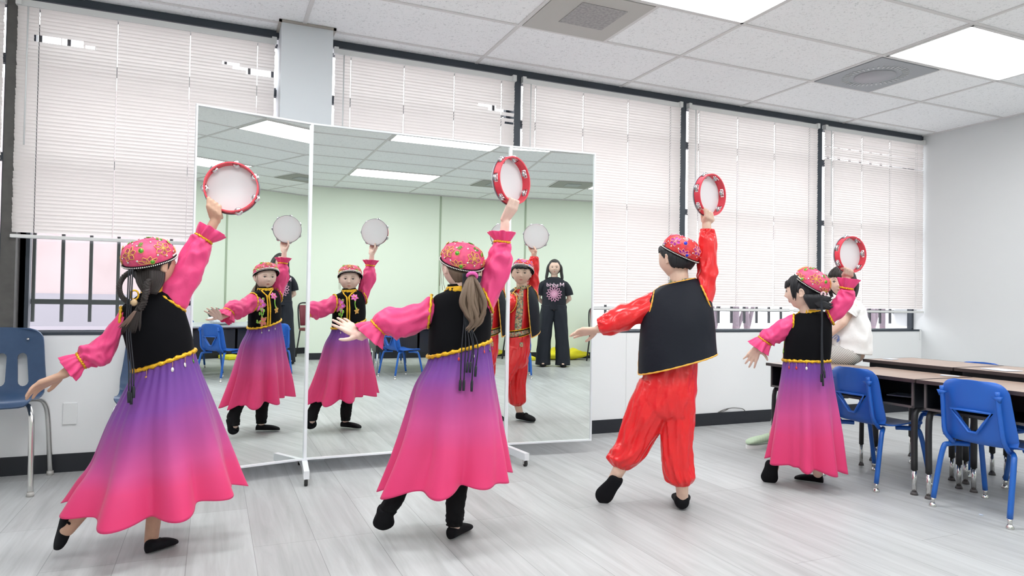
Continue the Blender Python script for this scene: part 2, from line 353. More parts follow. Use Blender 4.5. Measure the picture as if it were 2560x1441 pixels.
def union(mb, name, m, voxel=0.0036, smooth=6, parent=None, org=None, fac=0.6, **kw):
    o = mb.build(name, m, parent, org, **kw)
    r = o.modifiers.new('r', 'REMESH'); r.mode = 'VOXEL'; r.voxel_size = voxel
    s = o.modifiers.new('s', 'SMOOTH'); s.factor = fac; s.iterations = smooth
    bake(o); me = o.data; me.name = name
    me.polygons.foreach_set('use_smooth', [True]*len(me.polygons))
    if not me.materials: me.materials.append(m)
    return o
def soft(o, angle=35):
    me = o.data; me.polygons.foreach_set('use_smooth', [True]*len(me.polygons))
    try: me.set_sharp_from_angle(angle=rad(angle))
    except Exception: pass
    return o
def lathe(prof, n=24):  # profile of (r, z) -> MB around Z
    mb = MB(); vs = []; fs = []; m = len(prof)
    for r, z in prof:
        for k in range(n): t = 2*PI*k/n; vs.append(V((r*math.cos(t), r*math.sin(t), z)))
    for i in range(m-1):
        for k in range(n): fs.append((i*n+k, i*n+(k+1) % n, (i+1)*n+(k+1) % n, (i+1)*n+k))
    fs.append(tuple(range(n-1, -1, -1))); fs.append(tuple((m-1)*n+k for k in range(n)))
    return mb.add(vs, fs)
def copy_tree(o, parent=None):
    c = o.copy(); COL.objects.link(c); c.parent = parent
    for ch in list(o.children): copy_tree(ch, c)
    return c
# ---------------------------------------------------------------- room shell
D = 4.647; H = 2.732; XR = 6.468; XL = -2.7; YB = -2.9
S = dict(kind='structure')
GX = 2.925; GY = 4.485; T4 = 1.2192; T2 = 0.6096
def slab(name, x0, x1, y0, y1, z0, z1, m, bev=0, **kw):
    return flat(MB().box(((x0+x1)/2, (y0+y1)/2, (z0+z1)/2), (x1-x0, y1-y0, z1-z0), bev=bev).build(name, m, smooth=False, **{**S, **kw}))
slab('floor', XL, XR, YB, D+0.02, -0.06, 0, M_floor)
slab('ceiling', XL, XR, YB, D+0.25, H+0.004, H+0.06, M_ceil)
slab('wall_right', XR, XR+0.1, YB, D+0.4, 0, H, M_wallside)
slab('wall_left', XL-0.1, XL, YB, D+0.4, 0, H, M_white)
slab('wall_rear', XL, XR, YB-0.1, YB, 0, H, M_green)
slab('wall_window', XL, XR, D, D+0.16, 0, 0.797, M_wallwhite)
slab('trim_1', XL, XR, D-0.012, D+0.02, 2.688, 2.734, M_frame)                 # dark head channel along the ceiling
slab('trim_2', XL, 0.37, D-0.004, D+0.03, 0.784, 0.802, M_frame); slab('trim_3', 0.69, XR-0.01, D-0.004, D+0.03, 0.784, 0.802, M_frame)
slab('baseboard_window', XL, XR, D-0.008, D+0.01, 0, 0.104, M_base)
slab('baseboard_rear', XL, XR, YB-0.01, YB+0.008, 0, 0.104, M_base)
slab('baseboard_right', XR-0.008, XR+0.01, YB, D, 0, 0.104, M_base)
slab('column', 0.352, 0.664, 4.44, D+0.15, 0, H+0.002, mat('column paint', (0.66, 0.69, 0.72), 0.6, bump=(60, 0.05)), label=None)
cm = MB()
for a in ((0.335, 0.352, 4.425, D), (0.664, 0.681, 4.425, D), (0.335, 0.681, 4.425, 4.44)):
    cm.box(((a[0]+a[1])/2, (a[2]+a[3])/2, H-0.004), (a[1]-a[0], a[3]-a[2], 0.012))
cm.build('trim_4', mat('taupe angle trim', (0.42, 0.39, 0.35), 0.6), smooth=False, **S)
# seams in the wall panels of the rear wall
cm = MB()
for x in (-0.9, 1.2, 3.5, 5.6): cm.box((x, YB+0.004, H/2), (0.03, 0.008, H))
cm.build('trim_5', mat('green panel batten', (0.42, 0.50, 0.37), 0.6), smooth=False, **S)
cm = MB()
cm.box((3.02, D-0.001, 0.45), (0.006, 0.004, 0.69)); cm.box((6.44, D-0.006, 0.75), (0.012, 0.01, 0.1))
cm.build('trim_6', M_plate, smooth=False, **S)
# ceiling grid runners
cm = MB()
i = -6
xs = [GX+T4*i for i in range(-5, 4)]; ys = [GY-T2*j for j in range(-1, 13)]
for x in xs:
    if XL < x < XR: cm.box((x, (YB+D)/2, H+0.0015), (0.024, D-YB, 0.007))
for y in ys:
    if YB < y < D: cm.box(((XL+XR)/2, y, H+0.0012), (XR-XL, 0.024, 0.0062))
cm.box((XR-0.01, (YB+D)/2, H), (0.02, D-YB, 0.01)); cm.box(((XL+XR)/2, YB+0.01, H), (XR-XL, 0.02, 0.01))
for (x, y0, y1) in ((2.315, GY-2*T2, GY-T2), (4.755, GY-2*T2, GY-T2), (3.535, GY-10*T2, GY-9*T2)):
    cm.box((x, (y0+y1)/2, H+0.001), (0.024, T2, 0.007))
cm.build('trim_7', M_tbar, smooth=False, **S)

# ceiling lamps: (i0 of left x, j row of far edge)
M_diff = mat('lit diffuser', (0.9, 0.9, 0.9), 0.5, emis=(0.975, 0.99, 1.0), estr=LAMP)
lx = [(1.706, 2), (4.145, 2), (1.706, 5), (4.145, 5), (1.706, 9), (4.145, 9), (-0.733, 2), (-0.733, 5), (-0.733, 9)]
lab = {(1.706, 2): 'bright white troffer light directly above the middle mirror panel', (4.145, 2): 'bright white troffer light beside the dark round ceiling vent',
       (1.706, 5): 'lit troffer light seen at the top edge of the mirrors', (1.706, 9): 'lit troffer light seen low in the middle mirror, nearest the green wall'}
for (x, j) in lx:
    y = GY-(j+0.5)*T2
    r = empty('ceiling_light', (x+T4/2, y, H), lab.get((x, j), {(4.145, 5): 'lit troffer light above the camera, in the right lamp column', (4.145, 9): 'lit troffer light near the green wall, right lamp column', (-0.733, 2): 'lit troffer light left of the column, outside the frame', (-0.733, 5): 'lit troffer light above the left of the camera', (-0.733, 9): 'lit troffer light behind the camera, left lamp column'}.get((x, j))), 'ceiling light', 'ceiling troffer lights')
    fr = MB()
    for a in ((-T4/2+0.02, 0, 0.022, T2-0.02), (T4/2-0.02, 0, 0.022, T2-0.02)): fr.box((a[0], a[1], -0.003), (a[2], a[3], 0.008))
    for a in ((0, -T2/2+0.02), (0, T2/2-0.02)): fr.box((a[0], a[1], -0.003), (T4-0.03, 0.022, 0.008))
    flat(fr.build('frame', M_tbar, r, smooth=False))
    flat(MB().box((0, 0, -0.0005), (T4-0.05, T2-0.05, 0.004)).build('diffuser', M_diff, r, smooth=False))
# supply diffuser (cream) with square perforated centre
r = empty('ceiling_vent', (2.01, GY-1.5*T2, H), 'cream square ceiling vent with a grey perforated centre', 'ceiling vent')
flat(MB().box((0, 0, -0.002), (T2-0.03, T2-0.03, 0.008)).build('panel', M_ventlight, r, smooth=False))
g = MB().box((0.03, -0.02, -0.007), (0.30, 0.30, 0.004))
flat(g.build('grille', mat('grille grey', (0.40, 0.39, 0.38), 0.6, noise_col=((60, 60, 1), (0.30, 0.29, 0.29), 0.4, 0.6)), r, smooth=False))
r = empty('ceiling_vent', (4.45, GY-1.5*T2, H), 'dark grey square perforated vent with round centre beside lit troffer', 'ceiling vent')
flat(MB().box((0, 0, -0.003), (T2-0.03, T2-0.03, 0.008)).build('panel', M_ventgrey, r, smooth=False))
MB().disc((0, 0, -0.013), (0, 0, 1), 0.14, 0.008, 32).build('round_plate', mat('plate grey', (0.40, 0.40, 0.43), 0.5), r)
sl = MB()
for k in range(40):
    t = 2*PI*k/40; c = V((math.cos(t)*0.2, math.sin(t)*0.2, -0.009)); a = Matrix.Rotation(t, 3, 'Z'); sl.box(c, (0.045, 0.012, 0.004), a)
flat(sl.build('radial_slot', mat('slot light grey', (0.52, 0.54, 0.55), 0.5), r, smooth=False))
r = empty('ceiling_vent', (3.84, GY-9.5*T2, H), 'olive grey ceiling vent seen in the right mirror panel', 'ceiling vent')
flat(MB().box((0, 0, -0.003), (T2-0.03, T2-0.03, 0.008)).build('panel', mat('vent olive grey', (0.33, 0.33, 0.30), 0.6), r, smooth=False))  # vent panel in one even olive grey
flat(MB().box((0, 0, -0.009), (0.22, 0.22, 0.006)).build('grille', M_ventgrey, r, smooth=False))

# windows
bays = [(-2.62, -1.09), (-1.02, 0.40), (0.64, 2.012), (2.061, 3.513), (3.57, 5.04), (5.105, XR)]
M_glass = bpy.data.materials.new('window glass'); M_glass.use_nodes = True
nt = M_glass.node_tree; nt.nodes.remove(nt.nodes['Principled BSDF']); tb = nt.nodes.new('ShaderNodeBsdfTransparent'); tb.inputs[0].default_value = (0.93, 0.94, 0.95, 1); gb = nt.nodes.new('ShaderNodeBsdfGlossy'); gb.inputs['Roughness'].default_value = 0.02
mx = nt.nodes.new('ShaderNodeMixShader'); mx.inputs[0].default_value = 0.05; nt.links.new(tb.outputs[0], mx.inputs[1]); nt.links.new(gb.outputs[0], mx.inputs[2]); nt.links.new(mx.outputs[0], nt.nodes['Material Output'].inputs[0])
for n, (x0, x1) in enumerate(bays):
    xm = (x0+x1)/2; f = MB()
    for x in (x0+0.012, x1-0.012): f.box((x, D+0.11, 1.75), (0.03, 0.05, 1.9))
    if n in (0, 1): f.box((x0+0.022, D+0.11, 1.75), (0.05, 0.05, 1.9))
    for z in (0.802, 2.675): f.box((xm, D+0.11, z), (x1-x0, 0.05, 0.012))
    for z in (1.80, 2.36): f.box((xm, D+0.11, z), (x1-x0, 0.045, 0.045))
    o = flat(f.build('window_%d' % (n+1), M_frame, smooth=False, **S))
    MB().box((xm, D+0.115, 1.75), (x1-x0-0.02, 0.005, 1.84)).build('pane', M_glass, o, smooth=False)
for n, x in enumerate((-1.055, 2.0365, 3.5415, 5.0725)):
    wd = 0.07 if n == 0 else 0.052
    slab('trim_%d' % (10+n), x-wd/2, x+wd/2, D-0.012, D+0.14, 0.797, 2.70, M_bronze if n == 0 else M_frame)

# iron window grilles outside
for n, (x0, x1) in enumerate(bays):
    g = MB(); k0 = math.ceil((x0+0.846)/0.148); x = -0.846+0.148*k0
    while x < x1-0.02:
        g.box((x, D+0.30, 1.75), (0.018, 0.018, 1.80)); x += 0.148
    for z in (0.972, 2.44): g.box(((x0+x1)/2, D+0.31, z), (x1-x0, 0.02, 0.03))
    for xx in (x0+0.01, x1-0.01):
        for z in (0.972, 2.44): g.box((xx, D+0.24, z), (0.015, 0.14, 0.015))
    flat(g.build('window_grille', M_bar, smooth=False, label=['black iron bars outside the leftmost half-visible window', 'black iron bars outside the left window beside the navy chairs', 'black iron bars outside the window behind the mirror', 'black iron bars outside the window left of the boy', 'black iron bars outside the window between boy and smallest girl', 'black iron bars outside the window next to the right wall'][n], cat='window grille', group='iron grilles outside the windows'))

# blinds
def blind(x0, x1, zb, label, gaps=(), wand=True, kinks=()):
    Y = D-0.022; r = empty('window_blind', ((x0+x1)/2, Y, 2.66), label, 'blind', 'white horizontal blinds'); org = V(r.location)
    h = MB().box(((x0+x1)/2, Y, 2.655), (x1-x0, 0.028, 0.036))
    flat(h.build('head_rail', M_rail, r, org, smooth=False))
    for x in (x0+0.012, x1-0.012): flat(MB().box((x, Y-0.004, 2.66), (0.028, 0.04, 0.044)).build('bracket', M_rail, r, org, smooth=False))
    wdt = x1-x0; cords = [x0+0.11, x0+0.11+(wdt-0.22)/3, x0+0.11+(wdt-0.22)*2/3, x1-0.11]
    cuts = []
    for c in cords: cuts += [(c-0.0018, c+0.0018)]
    s = MB(); z = 2.625; row = 0; pitch = 0.0212
    while z > zb+0.03:
        hol = list(cuts)+[(a, b) for (ra, a, b) in gaps if ra == row]
        hol.sort(); cur = x0+0.004+random.uniform(0, 0.004); segs = []
        for a, b in hol:
            if a > cur: segs.append((cur, a))
            cur = max(cur, b)
        segs.append((cur, x1-0.004-random.uniform(0, 0.004)))
        tl = rad(66)+random.uniform(-0.035, 0.035); dz = random.uniform(-0.0006, 0.0006)
        for (ra, dt) in kinks:
            if ra == row: tl += dt
        for a, b in segs:
            if b-a < 0.004: continue
            vs = []
            for x in (a, b):
                for q in (-1, -0.33, 0.33, 1):
                    cyy = 0.0125*q; bow = 0.0034*(1-q*q)
                    vs.append(V((x, Y+cyy*math.cos(tl)-bow*math.sin(tl)*1.0, z+dz-cyy*math.sin(tl)+bow*math.cos(tl))))
            s.add(vs, [(0, 1, 5, 4), (1, 2, 6, 5), (2, 3, 7, 6)])
        z -= pitch; row += 1
    s.build('slats', M_blind, r, org)
    flat(MB().box(((x0+x1)/2, Y, zb+0.010), (x1-x0, 0.026, 0.020), bev=0.004).build('bottom_rail', M_rail, r, org, smooth=False))
    for c in cords: MB().tube([(c, Y-0.016, 2.64), (c, Y-0.016, zb+0.02)], 0.0009, 5).build('ladder_cord', M_rail, r, org)
    if wand:
        MB().tube([(x0+0.06, Y-0.03, 2.63), (x0+0.058, Y-0.032, 1.85)], 0.004, 8).build('tilt_wand', mat('clear wand', (0.70, 0.72, 0.72), 0.2), r, org)
blind(-2.60, -1.095, 1.31, 'white mini blind at the far left edge beyond the bronze mullion')
blind(-1.045, 0.335, 1.33, 'white mini blind raised above the barred window, left of the column', gaps=[(7, -0.96, -0.83), (7, -0.825, -0.72), (8, -0.96, -0.83), (8, -0.825, -0.72), (8, -0.71, -0.66), (7, 0.02, 0.12), (8, 0.08, 0.33), (9, 0.16, 0.335)])
blind(0.70, 2.01, 0.965, 'white mini blind just right of the column, behind the middle mirror', gaps=[(9, 1.72, 1.86), (10, 1.80, 2.0), (12, 1.9, 2.0), (14, 1.93, 2.0)])
blind(2.066, 3.508, 0.965, 'white mini blind behind the right mirror panel and the boy')
blind(3.575, 5.035, 0.965, 'white mini blind behind the boy\'s raised tambourine')
blind(5.11, 6.455, 0.965, 'white mini blind with crooked upper slats next to the right wall', kinks=[(2, -0.5), (3, -0.4), (6, -0.7), (7, -0.5), (11, -0.8), (12, -0.6)])

# outside
flat(MB().box((1.5, 13, -0.25), (44, 17, 0.1)).build('ground', M_ground, smooth=False, **S))
bo = empty('building', (-3.5, 12, -0.2), 'pale pink building seen through the left barred window', 'building')
flat(MB().box((0, 0, 2.0), (9, 3, 3.9)).build('wall', M_pinkwall, bo, smooth=False))
flat(MB().box((0, -1.55, 0.85), (8.9, 0.1, 0.75)).build('cladding', M_fence, bo, smooth=False))
for n, (px_, y, rr) in enumerate(((1790, 8.2, 0.055), (1836, 8.0, 0.05), (1870, 8.4, 0.05), (2178, 8.1, 0.07), (2212, 8.6, 0.075), (2252, 8.3, 0.05))):
    x = at_y(px_, 812, y).x
    t = empty('tree', (x, y, -0.2), ['pinkish grey trunk outside, seen under the blind right of the boy', 'slim pale trunk outside, left of the smallest girl', 'thick pale trunk outside, behind the smallest girl', 'leaning trunk outside, behind the seated girl', 'forked trunk outside, seen under the rightmost blind', 'slim trunk outside nearest the right wall'][n], 'tree', 'trees outside the right windows')
    lean = random.uniform(-0.3, 0.3)
    MB().tube([(0, 0, 0), (lean*0.2, 0, 0.8), (lean, 0.1, 2.2), (lean*1.5, 0.2, 3.4)], [rr*1.2, rr, rr*0.8, rr*0.5], 12, 3).tube([(lean*0.2, 0, 0.8), (lean+0.5, 0.1, 1.9), (lean+0.9, 0, 3)], [rr*0.7, rr*0.5, rr*0.3], 10, 3).build('trunk', M_trunk, t)

# wall plate, cable
o = flat(MB().box((-0.739, D-0.004, 0.333), (0.072, 0.010, 0.125), bev=0.003).build('wall_plate', M_plate, org=(-0.739, D, 0.333), smooth=False, label='blank white cover plate low on the wall between the navy chairs', cat='wall plate'))
cb = MB().tube([(3.93, D-0.01, 0.107), (3.99, D-0.015, 0.128), (4.08, D-0.02, 0.140), (4.18, D-0.02, 0.128), (4.22, D-0.012, 0.107)], 0.0035, 6, 6).tube([(3.94, D-0.012, 0.108), (4.0, D-0.012, 0.118), (4.04, D-0.015, 0.135)], 0.003, 6, 4)
cb.build('cable', mat('grey cable', (0.12, 0.12, 0.11), 0.6), org=(4.08, D-0.01, 0.11), label='loose grey cable sticking out above the black baseboard', cat='cable')
MB().disc((3.498, 2.197, 0.001), (0, 0, 1), 0.011, 0.003, 9, 0.006).build('paper_scrap', M_paper, org=(3.498, 2.197, 0), label='tiny pale blue paper scrap on the floor near the front blue chair', cat='paper scrap')

# ---------------------------------------------------------------- folding mirror
S1 = V((0.505, 4.125, 0)); S2 = V((1.765, 4.125, 0)); E1 = V((-0.107, 3.986, 0)); E2 = V((2.368, 4.0645, 0))
TILT = 0.0035
mr = empty('standing_mirror', (1.135, 4.125, 0), 'white-framed three-panel folding mirror on wheeled feet', 'mirror'); mo = V(mr.location)
def panel(A, B):
    u = (B-A).normalized(); n = V((u.y, -u.x, 0)); wd = (B-A).length; z0, z1 = 0.085, 2.036
    nt_ = (n*math.cos(TILT)-V((0, 0, 1))*math.sin(TILT)); up = V((0, 0, 1))*math.cos(TILT)+n*math.sin(TILT)
    def P(a, z, d): return A+u*a+V((0, 0, z0))+up*(z-z0)+nt_*d
    fr = MB(); t = 0.0095; dd = 0.012
    def bar(a0, a1, za, zb, d0, d1):
        vs = [P(a, z, d) for a in (a0, a1) for z in (za, zb) for d in (d0, d1)]
        fr.add(vs, [(0, 1, 3, 2), (4, 6, 7, 5), (0, 4, 5, 1), (2, 3, 7, 6), (0, 2, 6, 4), (1, 5, 7, 3)])
    g = 0.0012
    bar(g, t, z0, z1, -dd, dd); bar(wd-t, wd-g, z0, z1, -dd, dd); bar(t, wd-t, z0, z0+t, -dd, dd); bar(t, wd-t, z1-t, z1, -dd, dd); bar(t, wd-t, z0+t, z1-t, -dd, -0.004)
    o = flat(fr.build('mirror_panel', M_alu, mr, mo, smooth=False))
    q = MB(); q.add([P(t, z0+t, 0), P(wd-t, z0+t, 0), P(wd-t, z1-t, 0), P(t, z1-t, 0), P(t, z0+t, -0.003), P(wd-t, z0+t, -0.003), P(wd-t, z1-t, -0.003), P(t, z1-t, -0.003)], [(0, 1, 2, 3), (7, 6, 5, 4), (0, 4, 5, 1), (1, 5, 6, 2), (2, 6, 7, 3), (3, 7, 4, 0)])
    flat(q.build('mirror_glass', M_mirror, o, mo, smooth=False))
panel(E1, S1); panel(S1, S2); panel(S2, E2)
def caster(parent, p):
    w_ = MB().disc((p[0]-0.008, p[1], 0.020), (1, 0, 0), 0.020, 0.016, 20)
    c = w_.build('caster_wheel', mat('black rubber', (0.02, 0.02, 0.02), 0.6), parent, mo)
    MB().box((p[0], p[1]+0.004, 0.036), (0.026, 0.03, 0.008)).box((p[0]-0.011, p[1], 0.026), (0.003, 0.018, 0.026)).box((p[0]+0.011, p[1], 0.026), (0.003, 0.018, 0.026)).build('caster_fork', M_chrome, c, mo, smooth=False)
for sx, ang in ((S1.x, 0.08), (S2.x, -0.1)):
    f = MB(); x = sx
    vs = [(x-0.015+ang*-0.27, 3.85, 0.040), (x+0.015+ang*-0.27, 3.85, 0.040), (x+0.015, 4.125, 0.040), (x+0.015, 4.40, 0.040), (x-0.015, 4.40, 0.040), (x-0.015, 4.125, 0.040)]
    n = len(vs); vv = [V(v) for v in vs]+[V((v[0], v[1], 0.084)) for v in vs]
    f.add(vv, [tuple(range(n-1, -1, -1)), tuple(range(n, 2*n))]+[(k, (k+1) % n, (k+1) % n+n, k+n) for k in range(n)])
    o = flat(f.build('foot_bar', M_alu, mr, mo, smooth=False))
    caster(o, (x-0.27*ang, 3.875)); caster(o, (x, 4.375))
for z in (0.4, 1.06, 1.78):
    MB().box((S1.x, 4.14, z), (0.02, 0.014, 0.06)).build('hinge', M_alu, mr, mo, smooth=False); MB().box((S2.x, 4.14, z), (0.02, 0.014, 0.06)).build('hinge', M_alu, mr, mo, smooth=False)

# ---------------------------------------------------------------- chairs and desks
def shell(profile, w_fn, nx=15, curve=0.02, name='shell', m=None, th=0.006, parent=None, cut=None, wing=None, sub=5):
    """profile: list of (y,z) from back top to seat front (chair faces -Y locally: back at +Y)."""
    P = crom([V((0, a, b)) for a, b in profile], sub); n = len(P); vs = []; fs = []
    for i, p in enumerate(P):
        t = i/(n-1); s0 = sum((P[j+1]-P[j]).length for j in range(i)); s1 = sum((P[j+1]-P[j]).length for j in range(i, n-1)); q0 = min(s0/0.055, 1); q1 = min(s1/0.045, 1)
        wv = w_fn(t)-0.11*(1-math.sqrt(1-(1-q0)**2))-0.09*(1-math.sqrt(1-(1-q1)**2))
        d = (P[min(i+1, n-1)]-P[max(i-1, 0)]).normalized(); nn = V((0, d.z, -d.y))  # toward sitter
        if nn.z < 0 and t > 0.6: nn = -nn
        for k in range(nx):
            q = -1+2*k/(nx-1); vs.append(p+V((q*wv/2, 0, 0.014*(1-q*q)*max(0, 1-s0/0.12)))+nn*((wing(t) if wing else curve)*abs(q)**2.4))
    for i in range(n-1):
        for k in range(nx-1): fs.append((i*nx+k, i*nx+k+1, (i+1)*nx+k+1, (i+1)*nx+k))
    o = fin(name, vs, fs, m, parent)
    s = o.modifiers.new('s', 'SOLIDIFY'); s.thickness = th; s.offset = 0
    if cut:
        c = cut.build('cutter', None, parent, smooth=False); b = o.modifiers.new('b', 'BOOLEAN'); b.object = c; b.operation = 'DIFFERENCE'; b.solver = 'EXACT'
        bpy.context.view_layer.update(); bake(o); bpy.data.objects.remove(c)
    else: bake(o)
    return soft(o, 50)
def kid_chair(label, loc, rz, group='blue plastic school chairs'):
    r = empty('school_chair', loc, label, 'chair', group, rz)
    # sitter faces -Y, back at +Y; seat height .35, top .65
    prof = [(0.205, 0.655), (0.195, 0.60), (0.178, 0.50), (0.165, 0.42), (0.145, 0.365), (0.085, 0.345), (0.0, 0.345), (-0.11, 0.355), (-0.165, 0.352), (-0.19, 0.335)]
    def wf(t): return 0.31+0.05*min(1, t*3) if t < 0.5 else 0.36-0.03*(t-0.5)
    tri = [(-0.095, 0.515), (0.095, 0.515), (0.020, 0.415), (-0.020, 0.415)]
    cut = MB().prism(tri, 0.05, 0.35)
    sh = shell(prof, wf, name='seat_shell', m=M_blue, th=0.008, parent=r, cut=cut, wing=lambda t: 0.035 if t < 0.45 else 0.012)
    for s in (-1, 1):
        x = s*0.135; rb = MB()
        rb.tube([(x, 0.212, 0.625), (x, 0.203, 0.56), (x*1.03, 0.19, 0.47), (x*1.05, 0.175, 0.39), (x, 0.12, 0.335)], 0.011, 8, 3)
        rb.add([V((x-0.028*s*1.0, 0.222, 0.60)), V((x+0.02*s, 0.222, 0.605)), V((x+0.012*s, 0.214, 0.575)), V((x-0.03*s, 0.20, 0.60)), V((x+0.02*s, 0.20, 0.605)), V((x+0.012*s, 0.20, 0.575))], [(0, 1, 2), (5, 4, 3), (0, 3, 4, 1), (1, 4, 5, 2), (2, 5, 3, 0)])
        rb.build('rib', M_blue, r)
    lip = MB(); L = [V((x*1.08, 0.186+(z-0.44)*0.16, z)) for x, z in ((-0.090, 0.517), (0.090, 0.517), (0.019, 0.410), (-0.019, 0.410))]
    lip.loop([L[0], (L[0]+L[1])/2, L[1], (L[1]+L[2])/2, L[2], L[3], (L[3]+L[0])/2], 0.007, 8).build('handle_rim', M_blue, r)
    for sx in (-1, 1):
        for sy, yb in ((1, 0.20), (-1, -0.215)):
            lg = MB().tube([(sx*0.10, 0.05*sy, 0.325), (sx*0.155, yb*0.45+0.03*sy, 0.322), (sx*0.172, yb*0.75, 0.285), (sx*0.185, yb, 0.045)], 0.0128, 10, 5).build('leg', M_bluemetal, r)
            MB().tube([(sx*0.185, yb, 0.05), (sx*0.1865, yb*1.01, 0.018)], 0.0095, 10).build('leg_tip', M_chrome, lg)
            lathe([(0.008, 0.022), (0.014, 0.016), (0.019, 0.004), (0.018, 0.0)], 16)
            g = lathe([(0.008, 0.022), (0.013, 0.016), (0.018, 0.005), (0.017, 0.0)], 16)
            g.v = [v+V((sx*0.187, yb*1.012, 0)) for v in g.v]; g.build('glide', M_chrome, lg)
    return r
kc = kid_chair('blue plastic school chair in front of the desks, closest to the camera', (3.615, 2.20, 0), 0)
kc.rotation_euler = (0, 0, rad(90))   # local -Y -> +X : faces the desks
def dup(o, loc, rz, label, group=None):
    c = copy_tree(o); c.location = loc; c.rotation_euler = (0, 0, rz); c['label'] = label
    if group: c['group'] = group
    return c
dup(kc, (3.585, 2.865, 0), rad(88), 'blue plastic school chair right behind the smallest dancer\'s skirt')
dup(kc, (4.43, 2.90, 0), rad(-92), 'blue school chair on the far side of the desks, under the black-edged desk')
dup(kc, (4.38, 2.30, 0), rad(-88), 'blue school chair on the far side of the desks at the right edge')

def desk(label, x0, x1, y0, y1, zt, faceneg=True, group='brown-topped school desks', toppaper=False):
    cx, cy = (x0+x1)/2, (y0+y1)/2; r = empty('school_desk', (cx, cy, 0), label, 'desk', group); o = V((cx, cy, 0))
    tp = MB().box((cx, cy, zt-0.009), (x1-x0, y1-y0, 0.016), bev=0.003); flat(tp.build('desktop', M_desktop, r, o, smooth=False))
    e = MB()
    for a in ((x0+0.002, cy, 0.006, y1-y0), (x1-0.002, cy, 0.006, y1-y0)): e.box((a[0], a[1], zt-0.010), (a[2], a[3]+0.002, 0.019))
    for a in ((cx, y0+0.002, x1-x0, 0.006), (cx, y1-0.002, x1-x0, 0.006)): e.box((a[0], a[1], zt-0.010), (a[2], a[3], 0.019))
    flat(e.build('edge_band', M_deskedge, r, o, smooth=False))
    # book box, open toward the sitter
    s = -1 if faceneg else 1; xf = x0+0.03 if faceneg else x1-0.03; xb = x1-0.03 if faceneg else x0+0.03
    b = MB(); z0, z1 = zt-0.160, zt-0.018; ya, yb = y0+0.03, y1-0.03
    b.box(((xf+xb)/2, cy, z0+0.003), (abs(xb-xf), yb-ya, 0.006)); b.box((xb, cy, (z0+z1)/2), (0.006, yb-ya, z1-z0))
    for y in (ya, yb): b.box(((xf+xb)/2, y, (z0+z1)/2), (abs(xb-xf), 0.006, z1-z0))
    b.box(((xf+xb)/2, cy, z1), (abs(xb-xf), yb-ya, 0.004))
    bb = flat(b.build('book_box', M_deskbox, r, o, smooth=False))
    f = MB()
    f.box((xf, cy, z0+0.005), (0.010, yb-ya+0.01, 0.012))
    for y in (ya, yb): f.box((xf, y, (z0+z1)/2), (0.010, 0.012, z1-z0))
    flat(f.build('box_frame', M_deskframe, bb, o, smooth=False))
    for sx, x in ((1, x0+0.05), (-1, x1-0.05)):
        for sy, y in ((1, y0+0.035), (-1, y1-0.035)):
            lg = MB().tube([(x+sx*0.10, y+sy*0.02, z0-0.008), (x+sx*0.035, y+sy*0.004, z0-0.012), (x, y, z0-0.06), (x, y, 0.135)], 0.0165, 12, 4).build('leg', M_blacktube, r, o)
            MB().tube([(x, y, 0.14), (x, y, 0.012)], 0.0125, 12).build('leg_extension', M_chrome, lg, o)
            MB().tube([(x, y, 0.016), (x, y, 0)], [0.0155, 0.020], 12).build('foot_pad', M_deskframe, lg, o)
    return r
d1 = desk('brown-topped desk with open black box behind the chair nearest the dancer', 3.475, 3.945, 2.535, 3.14, 0.633)
def ddup(x, y, label, dz=0, rz=0):
    c = copy_tree(d1); c.location = (x, y, dz); c.rotation_euler = (0, 0, rz); c['label'] = label; return c
ddup(3.71, 2.22, 'brown-topped desk in front of the closest blue chair, cut by the right edge')
dd_ = ddup(3.66, 3.355, 'brown-topped desk the girl in the white shirt sits on'); dd_.scale = (1, 0.70, 1)
d2 = desk('taller black-sided brown desk behind, between the seated girl and right edge', 3.985, 4.46, 2.67, 3.275, 0.672, False)
c = copy_tree(d2); c.location = (4.222, 2.355, 0); c['label'] = 'taller black-sided brown desk at the right edge, behind the front desks'
for n, (x, y, z, a, wd, hh, lb) in enumerate(((4.15, 3.20, 0.6725, 0.2, 0.10, 0.06, 'pale blue paper on the taller desk beside the seated girl'), (3.86, 2.60, 0.6335, 0.4, 0.05, 0.09, 'pale blue sheet at the corner where the front desks meet'), (4.12, 2.48, 0.6725, -0.2, 0.12, 0.16, 'pale blue sheet on the taller desk at the right edge'))):
    flat(MB().box((x, y, z+0.0012), (wd, hh, 0.0016), Matrix.Rotation(a, 3, 'Z')).build('paper_sheet', M_paper, org=(x, y, z), smooth=False, label=lb, cat='paper', group='papers on the desks'))
flat(MB().box((3.80, 2.80, 0.497), (0.16, 0.2, 0.006), Matrix.Rotation(0.3, 3, 'Z')).build('notebook', mat('white paper', (0.75, 0.75, 0.75), 0.7), org=(3.8, 2.8, 0.495), smooth=False, label='white booklet lying in the open box of the desk by the seated girl', cat='notebook')) 

